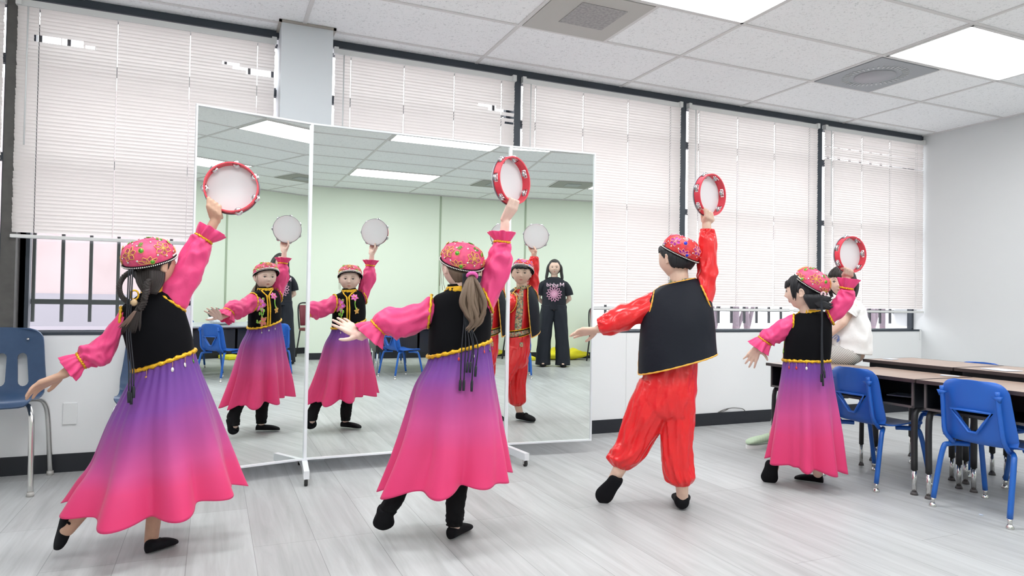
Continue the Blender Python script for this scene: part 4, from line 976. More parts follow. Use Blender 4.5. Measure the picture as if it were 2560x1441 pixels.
def doppa(root, org, C, A, F, R, Hh, m, flowers='girl', seed=0, flat_rim=False):
    """embroidered skullcap; C rim centre, A axis up, F front direction"""
    C = V(C); A = V(A).normalized(); F = V(F); F = (F-A*F.dot(A)).normalized(); Rr = F.cross(A)
    prof = [(1.0, 0.0), (1.02, 0.12), (1.025, 0.30), (0.98, 0.50), (0.88, 0.70), (0.70, 0.87), (0.45, 0.965), (0.2, 0.995), (0.0, 1.0)]
    def at(t, q, off=0.0):
        x = q*(len(prof)-1); i = min(int(x), len(prof)-2); f = x-i; f2 = f*f*(3-2*f)
        r = prof[i][0]*(1-f)+prof[i+1][0]*f; z = prof[i][1]*(1-f)+prof[i+1][1]*f
        sq = 1+0.035*math.cos(4*t+PI)*min(1, q*2)
        o = (Rr*math.cos(t)+F*math.sin(t)*1.06)*(r*R*sq)+A*(z*Hh)
        crease = -0.004*math.exp(-((((t+PI/4) % (PI/2))-PI/4)/0.06)**2)*(1 if q > 0.25 else 0)
        nn = (Rr*math.cos(t)+F*math.sin(t))*0.75*r+A*(0.15+0.85*q)
        return C+o+nn.normalized()*(off+crease)
    nt_, nq = 96, 24; vs = [at(2*PI*k/nt_, i/nq) for i in range(nq) for k in range(nt_)]+[at(0, 1)]; fs = []
    for i in range(nq-1):
        for k in range(nt_): fs.append((i*nt_+k, i*nt_+(k+1) % nt_, (i+1)*nt_+(k+1) % nt_, (i+1)*nt_+k))
    for k in range(nt_): fs.append(((nq-1)*nt_+k, (nq-1)*nt_+(k+1) % nt_, nq*nt_))
    cap = fin('embroidered_cap', vs, fs, m, root, org); thick(cap, 0.003, -1)
    MB().loop([at(2*PI*k/72, 0.0, 0.002)-A*0.004 for k in range(72)], 0.0062, 8).build('velvet_rim', M_black, cap, org)
    pr = MB(); npz = 84
    for k in range(npz): pr.ball(at(2*PI*k/npz, 0.0, 0.0075)-A*0.004, 0.0028, 8, 5)
    pr.build('pearl_trim', M_pearl, cap, org)
    # crease seams
    g = MB()
    th = M_goldthread if flowers != 'boy' else M_pinkthread
    def petal(tc, qc, ang, ln, wd, mb, r=0.0013, fill=None):
        pts = []; fl = []
        for k in range(17):
            s = k/16*2*PI; u = (1-math.cos(s))/2*ln; w2 = math.sin(s)*wd*math.sin(PI*min(1, u/ln+0.001))**0.5 if 0 < u < ln else 0
            x = u*math.cos(ang)-w2*math.sin(ang); y = u*math.sin(ang)+w2*math.cos(ang)
            pts.append((tc+x/(R*max(0.35, math.cos(max(0, qc-0.4)*1.6))), qc+y/(Hh*2.1)))
        P3 = [at(a_, min(0.985, max(0.03, b_)), 0.0022) for a_, b_ in pts[:-1]]; mb.loop(P3, r, 5)
        if fill is not None:
            c0 = at(sum(p[0] for p in pts[:-1])/16, min(0.98, max(0.03, sum(p[1] for p in pts[:-1])/16)), 0.0016)
            q = [c0.lerp(p, 0.72) for p in P3]; b0 = len(fill.v); fill.v += [c0]+q; fill.f += [(b0, b0+1+k, b0+1+(k+1) % 16) for k in range(16)]
    fill = MB(); seq = MB(); gem = MB(); gr2 = MB(); bl = MB()
    for f in range(4):
        tc = PI/4+f*PI/2+PI/4+seed*0.1
        for k in range(6): petal(tc, 0.44, k*PI/3+0.3+seed, 0.036, 0.012, g, r=0.0015, fill=fill)
        for k in range(4): petal(tc+PI/4, 0.10, PI/2+(k-1.5)*0.65, 0.040, 0.009, g, fill=fill)
        for (dt, q) in ((0.32, 0.66), (-0.36, 0.30), (0.42, 0.24), (-0.3, 0.72), (0.0, 0.20)):
            p = at(tc+dt, q, 0.003); nn = (p-C-A*Hh*0.3).normalized(); seq.disc(p, nn, 0.0040, 0.0012, 12)
        for (dt, q, rr) in ((0.62, 0.52, 0.0085), (-0.62, 0.14, 0.0075)):
            p = at(tc+dt, q, 0.0015); nn = (p-C-A*Hh*0.3).normalized(); (bl if flowers == 'boy' else gem).disc(p, nn, rr, 0.0025, 18)
            aa, bb = frame_of(nn); g.loop([p+nn*0.0015+aa*math.cos(2*PI*k/18)*rr*1.2+bb*math.sin(2*PI*k/18)*rr*1.2 for k in range(18)], 0.0012, 5)
        for k in range(4):
            p = at(tc+0.55+0.055*(-1 if k % 2 else 1), 0.70+0.035*(-1 if k < 2 else 1), 0.0025); nn = (p-C-A*Hh*0.3).normalized(); aa, bb = frame_of(nn); gr2.loop([p+aa*math.cos(2*PI*j/12)*0.0042+bb*math.sin(2*PI*j/12)*0.0042 for j in range(12)], 0.0014, 5)
    g.build('embroidery', th, cap, org); fill.build('petal_fill', M_purpseq if flowers == 'boy' else mat('rose sequins', (0.50, 0.06, 0.16), 0.35, metal=0.3, bump=(220, 0.8, 0.003)), cap, org)
    seq.build('sequins', M_silverseq, cap, org)
    (bl if flowers == 'boy' else gem).build('round_gems', M_blueseq if flowers == 'boy' else M_greenseq, cap, org)
    gr2.build('flower_sequins', M_silverseq if flowers == 'boy' else M_greenseq, cap, org)
    # straight seams between the four panels
    sm = MB()
    for f in range(4): sm.tube([at(PI/4+f*PI/2, q, 0.0005) for q in (0.28, 0.45, 0.6, 0.75, 0.9)], 0.0010, 5, 3)
    sm.build('panel_seam', M_purpseq if flowers == 'boy' else M_pinkc, cap, org)
    # front band of bright sequins (seen in the mirror)
    fb = MB()
    for k in range(30):
        t = PI/2+(k-14.5)*0.075; p = at(t, 0.10, 0.002); fb.box(p, (0.006, 0.006, 0.006))
    fb.build('silver_band', M_silverseq, cap, org)
    return cap, at
def shoe(root, org, heel, toe, up, wd=0.030, hgt=0.040, anklepts=None, strap=None, name='shoe', m=None):
    """soft dance shoe: heel/toe points on the sole, up = instep direction"""
    heel = V(heel); toe = V(toe); d = toe-heel; L = d.length; d /= L; up = V(up); up = (up-d*up.dot(d)).normalized(); s_ = d.cross(up); rings = []
    for t, w2, h2, o in ((0.0, 0.35, 0.55, 0.50), (0.05, 0.72, 0.92, 0.50), (0.18, 0.86, 1.0, 0.5), (0.36, 0.88, 0.86, 0.43), (0.55, 1.0, 0.80, 0.40), (0.74, 1.12, 0.66, 0.33), (0.88, 0.98, 0.50, 0.26), (0.97, 0.62, 0.34, 0.2), (1.0, 0.22, 0.18, 0.16)):
        rings.append((heel+d*(t*L)+up*(h2*hgt*0.5), s_*(wd*w2), up*(hgt*0.5*h2)))
    mb, g = loftv(rings, 24, 3, None, pw=0.8); closed(mb, g)
    o = mb.build(name, m or M_shoe, root, org); return o
def person(label, F, mb, m, group=None, voxel=0.0036):
    o = union(mb, 'person', m, voxel, 5, None, F.base, 0.55, label=label, cat='person', group=group); return o
def flower(root, org, sf, tc, th0, sz, rot=0.0, n=6, m1=None, m2=None, ar=1.0, fillm=None):
    """embroidered flower on surface function sf(t, th, off); sz in metres, ar converts"""
    line = MB(); fi = MB(); ht, wt = ar
    for k in range(n):
        a = rot+2*PI*k/n; pts = []
        for j in range(14):
            s = 2*PI*j/14; u = (1-math.cos(s))/2*sz; w2 = math.sin(s)*sz*0.27*math.sin(PI*u/sz)**0.5 if 0 < u < sz else 0
            x = u*math.cos(a)-w2*math.sin(a); y = u*math.sin(a)+w2*math.cos(a); pts.append(sf(tc+y/ht, th0+x/wt, 0.0045))
        line.loop(pts, 0.0017, 5); c0 = sum(pts, V((0, 0, 0)))/14; b0 = len(fi.v); fi.v += [c0]+[c0.lerp(p, 0.75) for p in pts]; fi.f += [(b0, b0+1+j, b0+1+(j+1) % 14) for j in range(14)]
    o = line.build('flower_outline', m1 or M_pinkthread, root, org); fi.build('flower_petals', m2 or M_pinkseq, o, org)
    p = sf(tc, th0, 0.005); q = MB().ball(p, sz*0.14, 10, 6); q.build('flower_centre', M_gold, o, org); return o
def charm(root, org, p, ln, m, nrm, r=0.006):
    p = V(p); q = MB().tube([p, p-V((0, 0, ln))], 0.0008, 5).build('charm_thread', M_goldthread, root, org)
    MB().disc(p-V((0, 0, ln+r*1.2)), nrm, r*0.75, 0.0012, 14, r*1.25, a=V(nrm).cross(V((0, 0, 1)))).build('coin_charm', m, q, org)
def tassels(root, org, paths, m=None, r=0.0032, name='tassel'):
    for pts in paths:
        P = [V(p) for p in pts]; t = MB().tube(P, r, 7, 5).build(name, m or M_tassel, root, org)
        d = (P[-1]-P[-2]).normalized(); e = MB(); e.tube([P[-1], P[-1]+d*0.012, P[-1]+d*0.045], [r*1.6, r*2.3, r*1.9], 9, 2); e.build('tassel_end', m or M_tassel, t, org)
def girl_vest(root, org, F, R, fdeg, arm, hemgold=True, collar=None, seed=0):
    """R: rings hem->neck; returns vest object and surface function"""
    th = F.th(fdeg)
    def dd(t, a, p): return 0.0035*noise.noise(V((math.cos(a)*2+seed, math.sin(a)*2, t*4)))
    mb, g = loftv(R, 64, 6, dd); o = mb.build('vest', M_black, root, org); thick(o, 0.003, 0)
    sf = lambda t, a, off=0.0: surf(R, t, a, off)
    c, a, b = R[0]; band(o, org, c, a*1.02, b*1.02, 0.0085, seed=seed, n=80, zig=0.0035)
    for (c, a, b) in arm: band(o, org, c, a, b, 0.0058, seed=seed+3, n=48, zig=0.003)
    # double front placket, V neck
    for off in (-0.07, 0.07): strip(o, org, [sf(t, th+off, 0.004) for t in (0.01, 0.2, 0.4, 0.58)], 0.0062, 'gold_placket')
    for sg in (-1, 1): strip(o, org, [sf(t, th+sg*a, 0.004) for t, a in ((0.56, 0.06), (0.66, 0.22), (0.76, 0.44), (0.88, 0.72))], 0.0058, 'neck_trim')
    return o, sf, th
def skirt(root, org, R, seed=0, folds=9, amp=0.035, n=180, hemz=None, sub=8, extra=None, dexp=1.0):
    """R waist->hem; cone shaped folds that deepen toward the hem"""
    rn = random.Random(seed*7+1); F_ = []; a0 = rn.uniform(0, 1)
    for k in range(folds):
        F_.append((a0+2*PI*(k+rn.uniform(-0.25, 0.25))/folds, rn.uniform(0.13, 0.26), rn.uniform(0.7, 1.25), rn.uniform(0.0, 0.25), rn.uniform(-0.25, 0.25)))
    def dd(t, a, p):
        g = -0.35
        for (aj, wj, Aj, t0, sk) in F_:
            d = (a-aj-sk*(1-t)+PI) % (2*PI)-PI; e = max(0.0, (t-t0)/(1-t0))**1.1
            u = d/wj; g += Aj*e*(math.exp(-u*u)*1.25-0.55*math.exp(-((abs(u)-1.7)/0.7)**2))
        g = g if t > 0 else 0
        r = amp*min(1, t*1.3)*g+0.0035*math.cos(a*30)*(1-t)**2+0.006*noise.noise(V((math.cos(a)*3+seed, math.sin(a)*3, t*3)))*t
        if extra: r += extra(t, a)
        z = 0.0
        if t > 0.75: z = -(t-0.75)/0.25*0.012*g
        if hemz and t > 0.6: z += hemz(a)*(t-0.6)/0.4
        return (r, V((0, 0, z)))
    mb, g = loftv(R, n, sub, dd); m = len(g); dye = [(i/(m-1))**dexp for i in range(m) for _ in range(n)]
    o = mb.build('skirt', M_skirt, root, org, attr=('dye', dye)); thick(o, 0.0016, 0); return o
# ---------------------------------------------------------------- dancers
def hl(fr=0.55, side=-0.05, nape=-0.55, e=(-0.30, 0.05, 0.40)):
    def f(X, Y, Z):
        if Y > e[2]: return fr
        if Y > e[1]: q = (Y-e[1])/(e[2]-e[1]); return side+(fr-side)*q
        if Y > e[0]: q = (Y-e[0])/(e[1]-e[0]); return nape+(side-nape)*q
        return nape
    return f
def cuffrings(F, L): return [F.R(*x) for x in L]
def arm_chain(mb, pts, rs): mb.chain(pts, rs, 14)

# ===== middle girl (seen whole, ponytail) =====
def girl_mid():
    F = Fig((0.84, 2.89)); F.off = -0.045; P = F.P; up = V((0, 0, 1)); mb = MB()
    H_ = Head(P(1151, 669, 0.0), F.dirw(101), up+F.dirw(101)*0.04, 0.097); H_.cap = (P(1155, 656, 0.0), up*0.90-F.v*0.36+F.s*0.15, 0.0885, 0.080); H_.add(mb)
    mb.capsule(H_.c+V((0, 0, -0.05))-H_.F*0.015, 0.040, P(1150, 745, 0.0), 0.044)
    mb.ell(P(1150, 772, 0), F.s*0.105, F.v*0.058, up*0.055).ell(P(1150, 830, 0), F.s*0.105, F.v*0.07, up*0.11).ell(P(1150, 905, 0), F.s*0.105, F.v*0.075, up*0.10)
    legs = [(P(1125, 930), P(1070, 1100, 0.0), P(980, 1258, 0.0), P(964, 1292, 0.035)), (P(1175, 930), P(1160, 1110, 0.03), P(1140, 1250, 0.0), P(1136, 1315, 0.0))]
    for l in legs: mb.chain(l, [0.046, 0.034, 0.029, 0.026])
    mb.chain([P(1085, 768), P(1000, 808, 0.0), P(940, 826, 0.0), P(900, 840, 0.0)], [0.028, 0.025, 0.022, 0.020])
    W = P(899, 840, 0.0); hand(mb, W, (-F.s*0.80+up*0.60+F.v*0.05), (-F.s*0.45-up*0.62+F.v*0.70), 0.128, (2, 4, 6, 10), 17, (62, 8), -1)
    mb.chain([P(1212, 748), P(1245, 672, 0.0), P(1258, 605, 0.0), P(1263, 560, 0.0)], [0.028, 0.025, 0.022, 0.0195])
    tc = P(1279, 452, 0.0); ax = (F.dirw(116)-up*0.03).normalized()
    tb = tambourine('red tambourine held up in front of the mirror by the ponytailed girl', tc, ax, 0.104, 0.042, 0.45)
    ra = (P(1268, 512, 0)-tc); ra = (ra-ax*ra.dot(ax)).normalized(); T = tc+ra*0.104
    grip(mb, P(1262, 550, 0.0), T, tc, 0.104, ax, 0.118)
    b = person('person in pink and purple dance dress with light brown ponytail, back turned', F, mb, M_skinB, 'dancers in embroidered costumes')
    o = F.base
    H_.features(b, o, M_browl)
    R = [F.R(1071, 892, 1225, 853, 0.72), F.R(1072, 852, 1227, 818, 0.72), F.R(1074, 812, 1227, 782, 0.70), F.R(1078, 768, 1224, 750, 0.66), F.R(1088, 742, 1210, 730, 0.62), F.R(1110, 730, 1192, 722, 0.72), F.R(1116, 722, 1186, 716, 0.85)]
    arm = [F.R(1079, 738, 1070, 820, 0.85), F.R(1203, 716, 1231, 782, 0.9)]
    v_, sf, th = girl_vest(b, o, F, R, 96, arm)
    mbc, g = loftv([F.R(1115, 737, 1187, 733, 0.85), F.R(1116, 727, 1186, 723, 0.87), F.R(1118, 718, 1184, 714, 0.88)], 48, 4, lambda t, a, p: 0.002*math.sin(a*15)); thick(mbc.build('gold_collar', M_gold, v_, o), 0.003, 1)
    mbc, g = loftv([F.R(1119, 722, 1182, 718, 0.86), F.R(1120, 712, 1180, 708, 0.86)], 40, 3); thick(mbc.build('black_collar', M_black, v_, o), 0.002, 1)
    F_embroid(v_, o, sf, th)
    SK = [F.R(1075, 888, 1223, 852, 0.74), F.R(1064, 915, 1231, 893, 0.76), F.R(1036, 965, 1242, 960, 0.78), F.R(1013, 1048, 1254, 1045, 0.78), F.R(990, 1137, 1262, 1120, 0.78), F.R(957, 1224, 1270, 1185, 0.76)]
    skirt(b, o, SK, 3, 9, 0.034)
    sleeve(b, o, [F.R(1079, 742, 1072, 816, 0.9), F.R(1046, 758, 1045, 828, 0.95), F.R(1005, 772, 1012, 842, 0.95), F.R(968, 772, 990, 846, 1.0), F.R(942, 785, 970, 840, 1.0), F.R(930, 803, 962, 834, 1.0)], M_pink, 2, 0.012, 4.5, 1.0, [F.R(918, 806, 958, 846, 1.0), F.R(905, 810, 956, 858, 1.0), F.R(893, 818, 952, 870, 0.95)])
    sleeve(b, o, [F.R(1200, 724, 1229, 778, 0.9), F.R(1205, 690, 1250, 730, 0.95), F.R(1212, 658, 1273, 684, 0.95), F.R(1224, 632, 1279, 646, 1.0), F.R(1234, 614, 1275, 618, 1.0), F.R(1237, 604, 1273, 608, 1.0)], M_pink, 5, 0.011, 4.5, 1.0, [F.R(1233, 596, 1278, 599, 1.0), F.R(1227, 587, 1282, 590, 1.0), F.R(1223, 579, 1286, 582, 1.0)])
    hair_cap(H_, b, o, M_hair_ash, hl(0.52, -0.10, -0.68, (-0.30, 0.10, 0.45)), 0.05, seed=1)
    cap, at = doppa(b, o, P(1155, 656, 0.0), up*0.90-F.v*0.36+F.s*0.15, F.dirw(101), 0.0885, 0.080, M_pinkc, 'girl', 0.3)
    # ponytail
    rng = random.Random(4); pa = []
    for k in range(26):
        x = rng.uniform(-1, 1); y = rng.uniform(-1, 1); w1 = rng.uniform(0.8, 1.2); ph = rng.uniform(0, 6)
        pts = [P(1180, 690, -0.092), P(1180+x*10, 702, -0.105+0.01*y), P(1182+x*22, 728, -0.115+0.02*y), P(1184+x*27+4*math.sin(ph), 758, -0.12+0.022*y), P(1188+x*22+6*math.sin(ph+1.5), 784, -0.12+0.018*y), P(1188+x*12+5*math.sin(ph+3), 806, -0.12+0.012*y), P(1176+x*13, 828+rng.uniform(-8, 5), -0.12)]
        pa.append((pts, [0.006, 0.008*w1, 0.0095*w1, 0.0095*w1, 0.008*w1, 0.006*w1, 0.0012]))
    pt = strands('ponytail', M_hair_ash, b, o, pa, 0.008, 8, 5, seed=2)
    MB().loop([P(1180, 691, -0.094)+F.s*math.cos(t)*0.019+(up*0.5-F.v*0.85)*math.sin(t)*0.014+up*0.006*math.sin(t) for t in [2*PI*k/20 for k in range(20)]], 0.0075, 8).build('hair_tie', M_scrunchie, pt, o)
    st = [([P(1106, 640, -0.0), P(1101, 680, 0.0), P(1099, 715, 0.005)], 0.0012), ([P(1107, 650, 0.0), P(1104, 690, 0.0), P(1106, 726, 0.0)], 0.0010), ([P(1110, 660, 0.0), P(1108, 700, 0.0), P(1112, 722, 0.0)], 0.0010)]
    strands('loose_hair', M_hair_ash, b, o, [(a, r) for a, r in st], 0.001, 5, 4)
    Z = -0.128
    tassels(cap, o, [[P(1158+i*3, 684, -0.095), P(1156+i*3.4, 740, -0.105), P(1160+i*2.5, 800, -0.112), P(xe+4, 860, Z), P(xe, ye, Z-0.012)] for i, (xe, ye) in enumerate(((1151, 950), (1160, 950), (1169, 905), (1177, 905), (1190, 915), (1180, 952)))], r=0.0026)
    for k, (a, m_) in enumerate(((-100, mat('red charm', (0.7, 0.05, 0.06), 0.4)), (-75, M_pearl), (-52, mat('red charm', (0.7, 0.05, 0.06), 0.4)), (-33, M_greenseq), (-12, M_blueseq), (70, M_pearl), (92, M_pearl), (115, M_pearl))):
        t = th+rad(180+a+75) if a < 0 else th+rad(a-92); p = surf(R, 0.0, t, 0.010); charm(v_, o, p-V((0, 0, 0.008)), 0.018+0.004*(k % 2), m_, (p-R[0][0]))
    # black leg warmers and shoes
    for l in (0, 1):
        a_, k_, c_, d_ = legs[l]; w_ = wrinkle(0.006, 9, 1.4, 11+l)
        rg = [(c_.lerp(k_, 0.75), F.s*0.040, F.v*0.040), (c_.lerp(k_, 0.30), F.s*0.041, F.v*0.041), (c_, F.s*0.041, F.v*0.041), (c_.lerp(d_, 0.6), F.s*0.037, F.v*0.039), (d_+V((0, 0, 0.004)), F.s*0.033, F.v*0.036)]
        m3, g = loftv(rg, 32, 6, w_); thick(m3.build('leg_warmer', M_sock, b, o), 0.003, 0)
    s1 = shoe(b, o, P(964, 1282, -0.03), P(957, 1327, 0.04), F.v*0.5+up*0.6, 0.041, 0.056)
    hx = V((0.955, 2.795, 0.008)); dr = V((math.cos(rad(42)), math.sin(rad(42)), 0)); s2 = shoe(b, o, hx-dr*0.02, hx+dr*0.155, up, 0.032, 0.048)
    strip(s1, o, [P(976, 1300, 0.02), P(962, 1296, 0.075), P(948, 1302, 0.02)], 0.0045, 'strap', M_shoe); strip(s1, o, [P(974, 1312, 0.03), P(958, 1306, 0.08), P(946, 1312, 0.03)], 0.0045, 'strap', M_shoe)
    return b
def F_embroid(v_, o, sf, th):
    ar = (0.30, 0.125)
    flower(v_, o, sf, 0.42, th+0.50, 0.044, 0.2, 6, M_pinkthread, M_pinkseq, ar)
    flower(v_, o, sf, 0.56, th-0.42, 0.034, 0.5, 6, M_pinkthread, M_pinkseq, ar)
    flower(v_, o, sf, 0.11, th+0.36, 0.032, 0.0, 5, M_goldthread, mat('rose sequin flower', (0.75, 0.18, 0.22), 0.35, metal=0.3), ar)
    flower(v_, o, sf, 0.26, th-0.50, 0.020, 0.3, 5, M_goldthread, M_goldthread, ar)
    for k, pts in enumerate((((0.36, 0.50), (0.28, 0.46), (0.18, 0.40)), ((0.36, 0.46), (0.30, 0.34), (0.22, 0.36)), ((0.14, 0.46), (0.10, 0.62), (0.12, 0.76)), ((0.46, -0.42), (0.38, -0.40), (0.28, -0.48)))):
        strip(v_, o, [sf(t, th+a, 0.004) for t, a in pts], 0.0035, 'stem', M_lime)
    for t, a in ((0.30, 0.30), (0.26, 0.56), (0.50, 0.36), (0.13, 0.70)):
        p = sf(t, th+a, 0.003); n = (sf(t, th+a, 0.02)-p).normalized(); MB().disc(p, n, 0.007, 0.002, 12, 0.013).build('leaf', M_lime, v_, o)

# ===== tallest girl on the left (braids) =====
def girl_left():
    F = Fig((-0.30, 3.11)); P = F.P; up = V((0, 0, 1)); mb = MB()
    H_ = Head(P(384, 666, 0.0), F.dirw(42), up-F.s*0.10, 0.096); H_.cap = (P(374, 650, -0.005), up*0.90-F.v*0.26-F.s*0.24, 0.0905, 0.082); H_.add(mb)
    mb.capsule(H_.c+V((0, 0, -0.05))-H_.F*0.015, 0.041, P(388, 745, 0.0), 0.045)
    mb.ell(P(385, 775, 0), F.s*0.10-up*-0.02, F.v*0.058, up*0.05).ell(P(392, 820, 0), F.s*0.098, F.v*0.07, up*0.10).ell(P(408, 900, 0), F.s*0.10, F.v*0.075, up*0.10)
    legs = [(P(388, 930), P(305, 1110, 0.0), P(212, 1272, 0.0), P(168, 1325, 0.0)), (P(435, 930), P(410, 1120, 0.02), P(385, 1290, 0.0), P(378, 1352, 0.0))]
    for l in legs: mb.chain(l, [0.046, 0.034, 0.029, 0.026])
    mb.chain([P(318, 795), P(240, 880), P(195, 913), P(160, 935)], [0.028, 0.025, 0.021, 0.019])
    hand(mb, P(150, 941), (-F.s*0.84-up*0.42+F.v*0.1), (-up*0.80+F.s*0.25-F.v*0.35), 0.135, (12, 12, 14, 16), 15, (38, 12), 1)
    mb.chain([P(425, 752), P(478, 660), P(518, 590), P(536, 555)], [0.028, 0.025, 0.022, 0.0195])
    tc = P(579, 470, 0.0); ax = (F.v*0.93+F.s*0.22-up*0.10).normalized()
    tambourine('red tambourine raised by the braided girl, nearly facing us against the left mirror', tc, ax, 0.1085, 0.044, 0.52)
    ra = (P(533, 520, 0)-tc); ra = (ra-ax*ra.dot(ax)).normalized(); T = tc+ra*0.107
    grip(mb, P(537, 548, 0.0), T, tc, 0.107, ax, 0.125)
    b = person('person in pink and purple dance dress with dark braids, leftmost dancer', F, mb, M_skinA, 'dancers in embroidered costumes'); o = F.base
    H_.features(b, o, M_brow)
    R = [F.R(333, 928, 486, 876, 0.72), F.R(321, 885, 480, 842, 0.72), F.R(307, 838, 470, 805, 0.70), F.R(297, 800, 459, 770, 0.66), F.R(306, 768, 446, 740, 0.62), F.R(336, 746, 420, 726, 0.72), F.R(352, 734, 412, 722, 0.85)]
    arm = [F.R(303, 768, 296, 832, 0.9), F.R(384, 728, 462, 778, 0.75)]
    v_, sf, th = girl_vest(b, o, F, R, 82, arm, seed=4)
    mbc, g = loftv([F.R(352, 742, 418, 732, 0.85), F.R(356, 722, 416, 714, 0.88)], 48, 4, lambda t, a, p: 0.002*math.sin(a*15)); thick(mbc.build('gold_collar', M_gold, v_, o), 0.003, 1)
    F_embroid(v_, o, sf, th)
    SK = [F.R(337, 925, 484, 873, 0.74), F.R(321, 955, 497, 908, 0.76), F.R(268, 1061, 530, 990, 0.76), F.R(232, 1160, 561, 1079, 0.74), F.R(205, 1220, 583, 1165, 0.74), F.R(176, 1280, 600, 1228, 0.72)]
    skirt(b, o, SK, 8, 9, 0.040, hemz=lambda a: 0.030*math.cos(a*2+0.6), extra=lambda t, a: 0.03*t*t*math.exp(-((a-PI)/0.35)**2), dexp=1.22)
    sleeve(b, o, [F.R(304, 775, 302, 838, 0.9), F.R(262, 832, 284, 888, 0.95), F.R(232, 858, 262, 912, 1.0), F.R(205, 868, 240, 915, 1.0), F.R(193, 886, 214, 918, 1.0)], M_pink, 9, 0.013, 5, 1.0, [F.R(181, 890, 208, 926, 1.0), F.R(166, 896, 200, 938, 1.0), F.R(151, 904, 187, 948, 0.95)])
    sleeve(b, o, [F.R(388, 730, 460, 772, 0.72), F.R(418, 698, 484, 736, 0.85), F.R(442, 662, 508, 688, 0.9), F.R(458, 622, 520, 652, 0.95), F.R(476, 594, 527, 622, 1.0), F.R(490, 586, 527, 609, 1.0)], M_pink, 12, 0.011, 4.5, 1.0, [F.R(491, 574, 538, 604, 1.0), F.R(494, 565, 550, 597, 1.0), F.R(499, 556, 560, 589, 0.95)])
    hair_cap(H_, b, o, M_hair_dark, hl(0.50, -0.15, -0.70, (-0.3, 0.1, 0.45)), 0.06, seed=3)
    cap, at = doppa(b, o, P(374, 650, -0.005), up*0.90-F.v*0.26-F.s*0.24, F.dirw(42), 0.0905, 0.082, M_pinkc, 'girl', 1.1)
    mb2 = MB(); st = []
    def braid(path, r, nseg):
        C = crom(path, 10); L = len(C); S = []
        for sgn in (0, 2*PI/3, 4*PI/3):
            pts = []
            for i in range(0, L, 2):
                d = (C[min(i+1, L-1)]-C[max(i-1, 0)]).normalized(); a, b_ = frame_of(d, F.v); t = i/L*nseg*2*PI+sgn; pts.append(C[i]+a*math.cos(t)*r*0.62+b_*math.sin(2*t)*r*0.35)
            S.append((pts, r*0.62))
        return S
    B1 = braid([P(332, 676, -0.06), P(310, 692, -0.07), P(299, 716, -0.08), P(304, 742, -0.09), P(325, 758, -0.10), P(352, 762, -0.10)], 0.0095, 9)
    B2 = braid([P(372, 700, -0.10), P(366, 725, -0.11), P(362, 748, -0.115), P(350, 775, -0.11)], 0.0125, 6)
    br = strands('braid', M_hair_dark, b, o, B1, 0.005, 7, 2); strands('braid', M_hair_dark, b, o, B2, 0.005, 7, 2)
    MB().ball(P(334, 757, -0.105), 0.014, 14, 8).build('hair_tie', M_beige, br, o)
    MB().loop([P(336, 738, -0.105)+F.s*math.cos(t)*0.014+up*math.sin(t)*0.018 for t in [2*PI*k/18 for k in range(18)]], 0.0035, 7).build('hair_tie', M_gold, br, o)
    rng = random.Random(9)
    strands('hair_tuft', M_hair_dark, b, o, [([P(350+x*4, 765, -0.105), P(342+x*10, 790, -0.112), P(332+x*22, 815, -0.115), P(328+x*26, 832+4*y, -0.115)], [0.005, 0.006, 0.005, 0.001]) for x, y in [(rng.uniform(-1, 1), rng.uniform(-1, 1)) for _ in range(14)]], 0.005, 7, 4)
    strands('hair_tuft', M_hair_tip, b, o, [([P(338+x*3, 778, -0.118), P(322+x*6, 800, -0.122), P(305+x*11, 820+y*2, -0.122)], [0.002, 0.0035, 0.0008]) for x, y in [(rng.uniform(-1, 1), rng.uniform(-1, 1)) for _ in range(9)]], 0.003, 6, 4)
    # lower back hair mass
    strands('hair_back', M_hair_dark, b, o, [([P(345+i*5.5, 676, -0.085+abs(i-6)*0.006), P(348+i*5, 705, -0.092+abs(i-6)*0.005), P(362+i*2.4, 735, -0.090)], [0.012, 0.012, 0.006]) for i in range(12)], 0.011, 8, 4)
    tassels(cap, o, [[P(322+i*5, 672, -0.10), P(319+i*5, 740, -0.11), P(316+i*5, 830, -0.115), P(xe, 920, -0.13), P(xe, ye, -0.14)] for i, (xe, ye) in enumerate(((322, 978), (328, 982), (334, 966)))], r=0.0026)
    for k, (a, m_) in enumerate(((-78, M_pearl), (-54, M_pearl), (-122, M_goldthread), (-30, M_greenseq), (60, M_pearl), (100, M_pearl))):
        p = surf(R, 0.0, rad(a), 0.010); charm(v_, o, p-V((0, 0, 0.008)), 0.022, m_, (p-R[0][0]), 0.0075)
    s1 = shoe(b, o, P(153, 1290, 0.0), P(134, 1374, 0.015), F.s*0.8+up*0.3+F.v*0.2, 0.035, 0.052); strip(s1, o, [P(168, 1310, 0.03), P(186, 1318, 0.0), P(168, 1306, -0.03)], 0.0045, 'strap', M_shoe)
    s2 = shoe(b, o, at_z(366, 1384, 0.006), at_z(440, 1357, 0.006), up, 0.032, 0.046); strip(s2, o, [P(394, 1362, -0.03), P(399, 1346, 0.0), P(404, 1352, 0.05)], 0.0035, 'strap', M_shoe)
    return b

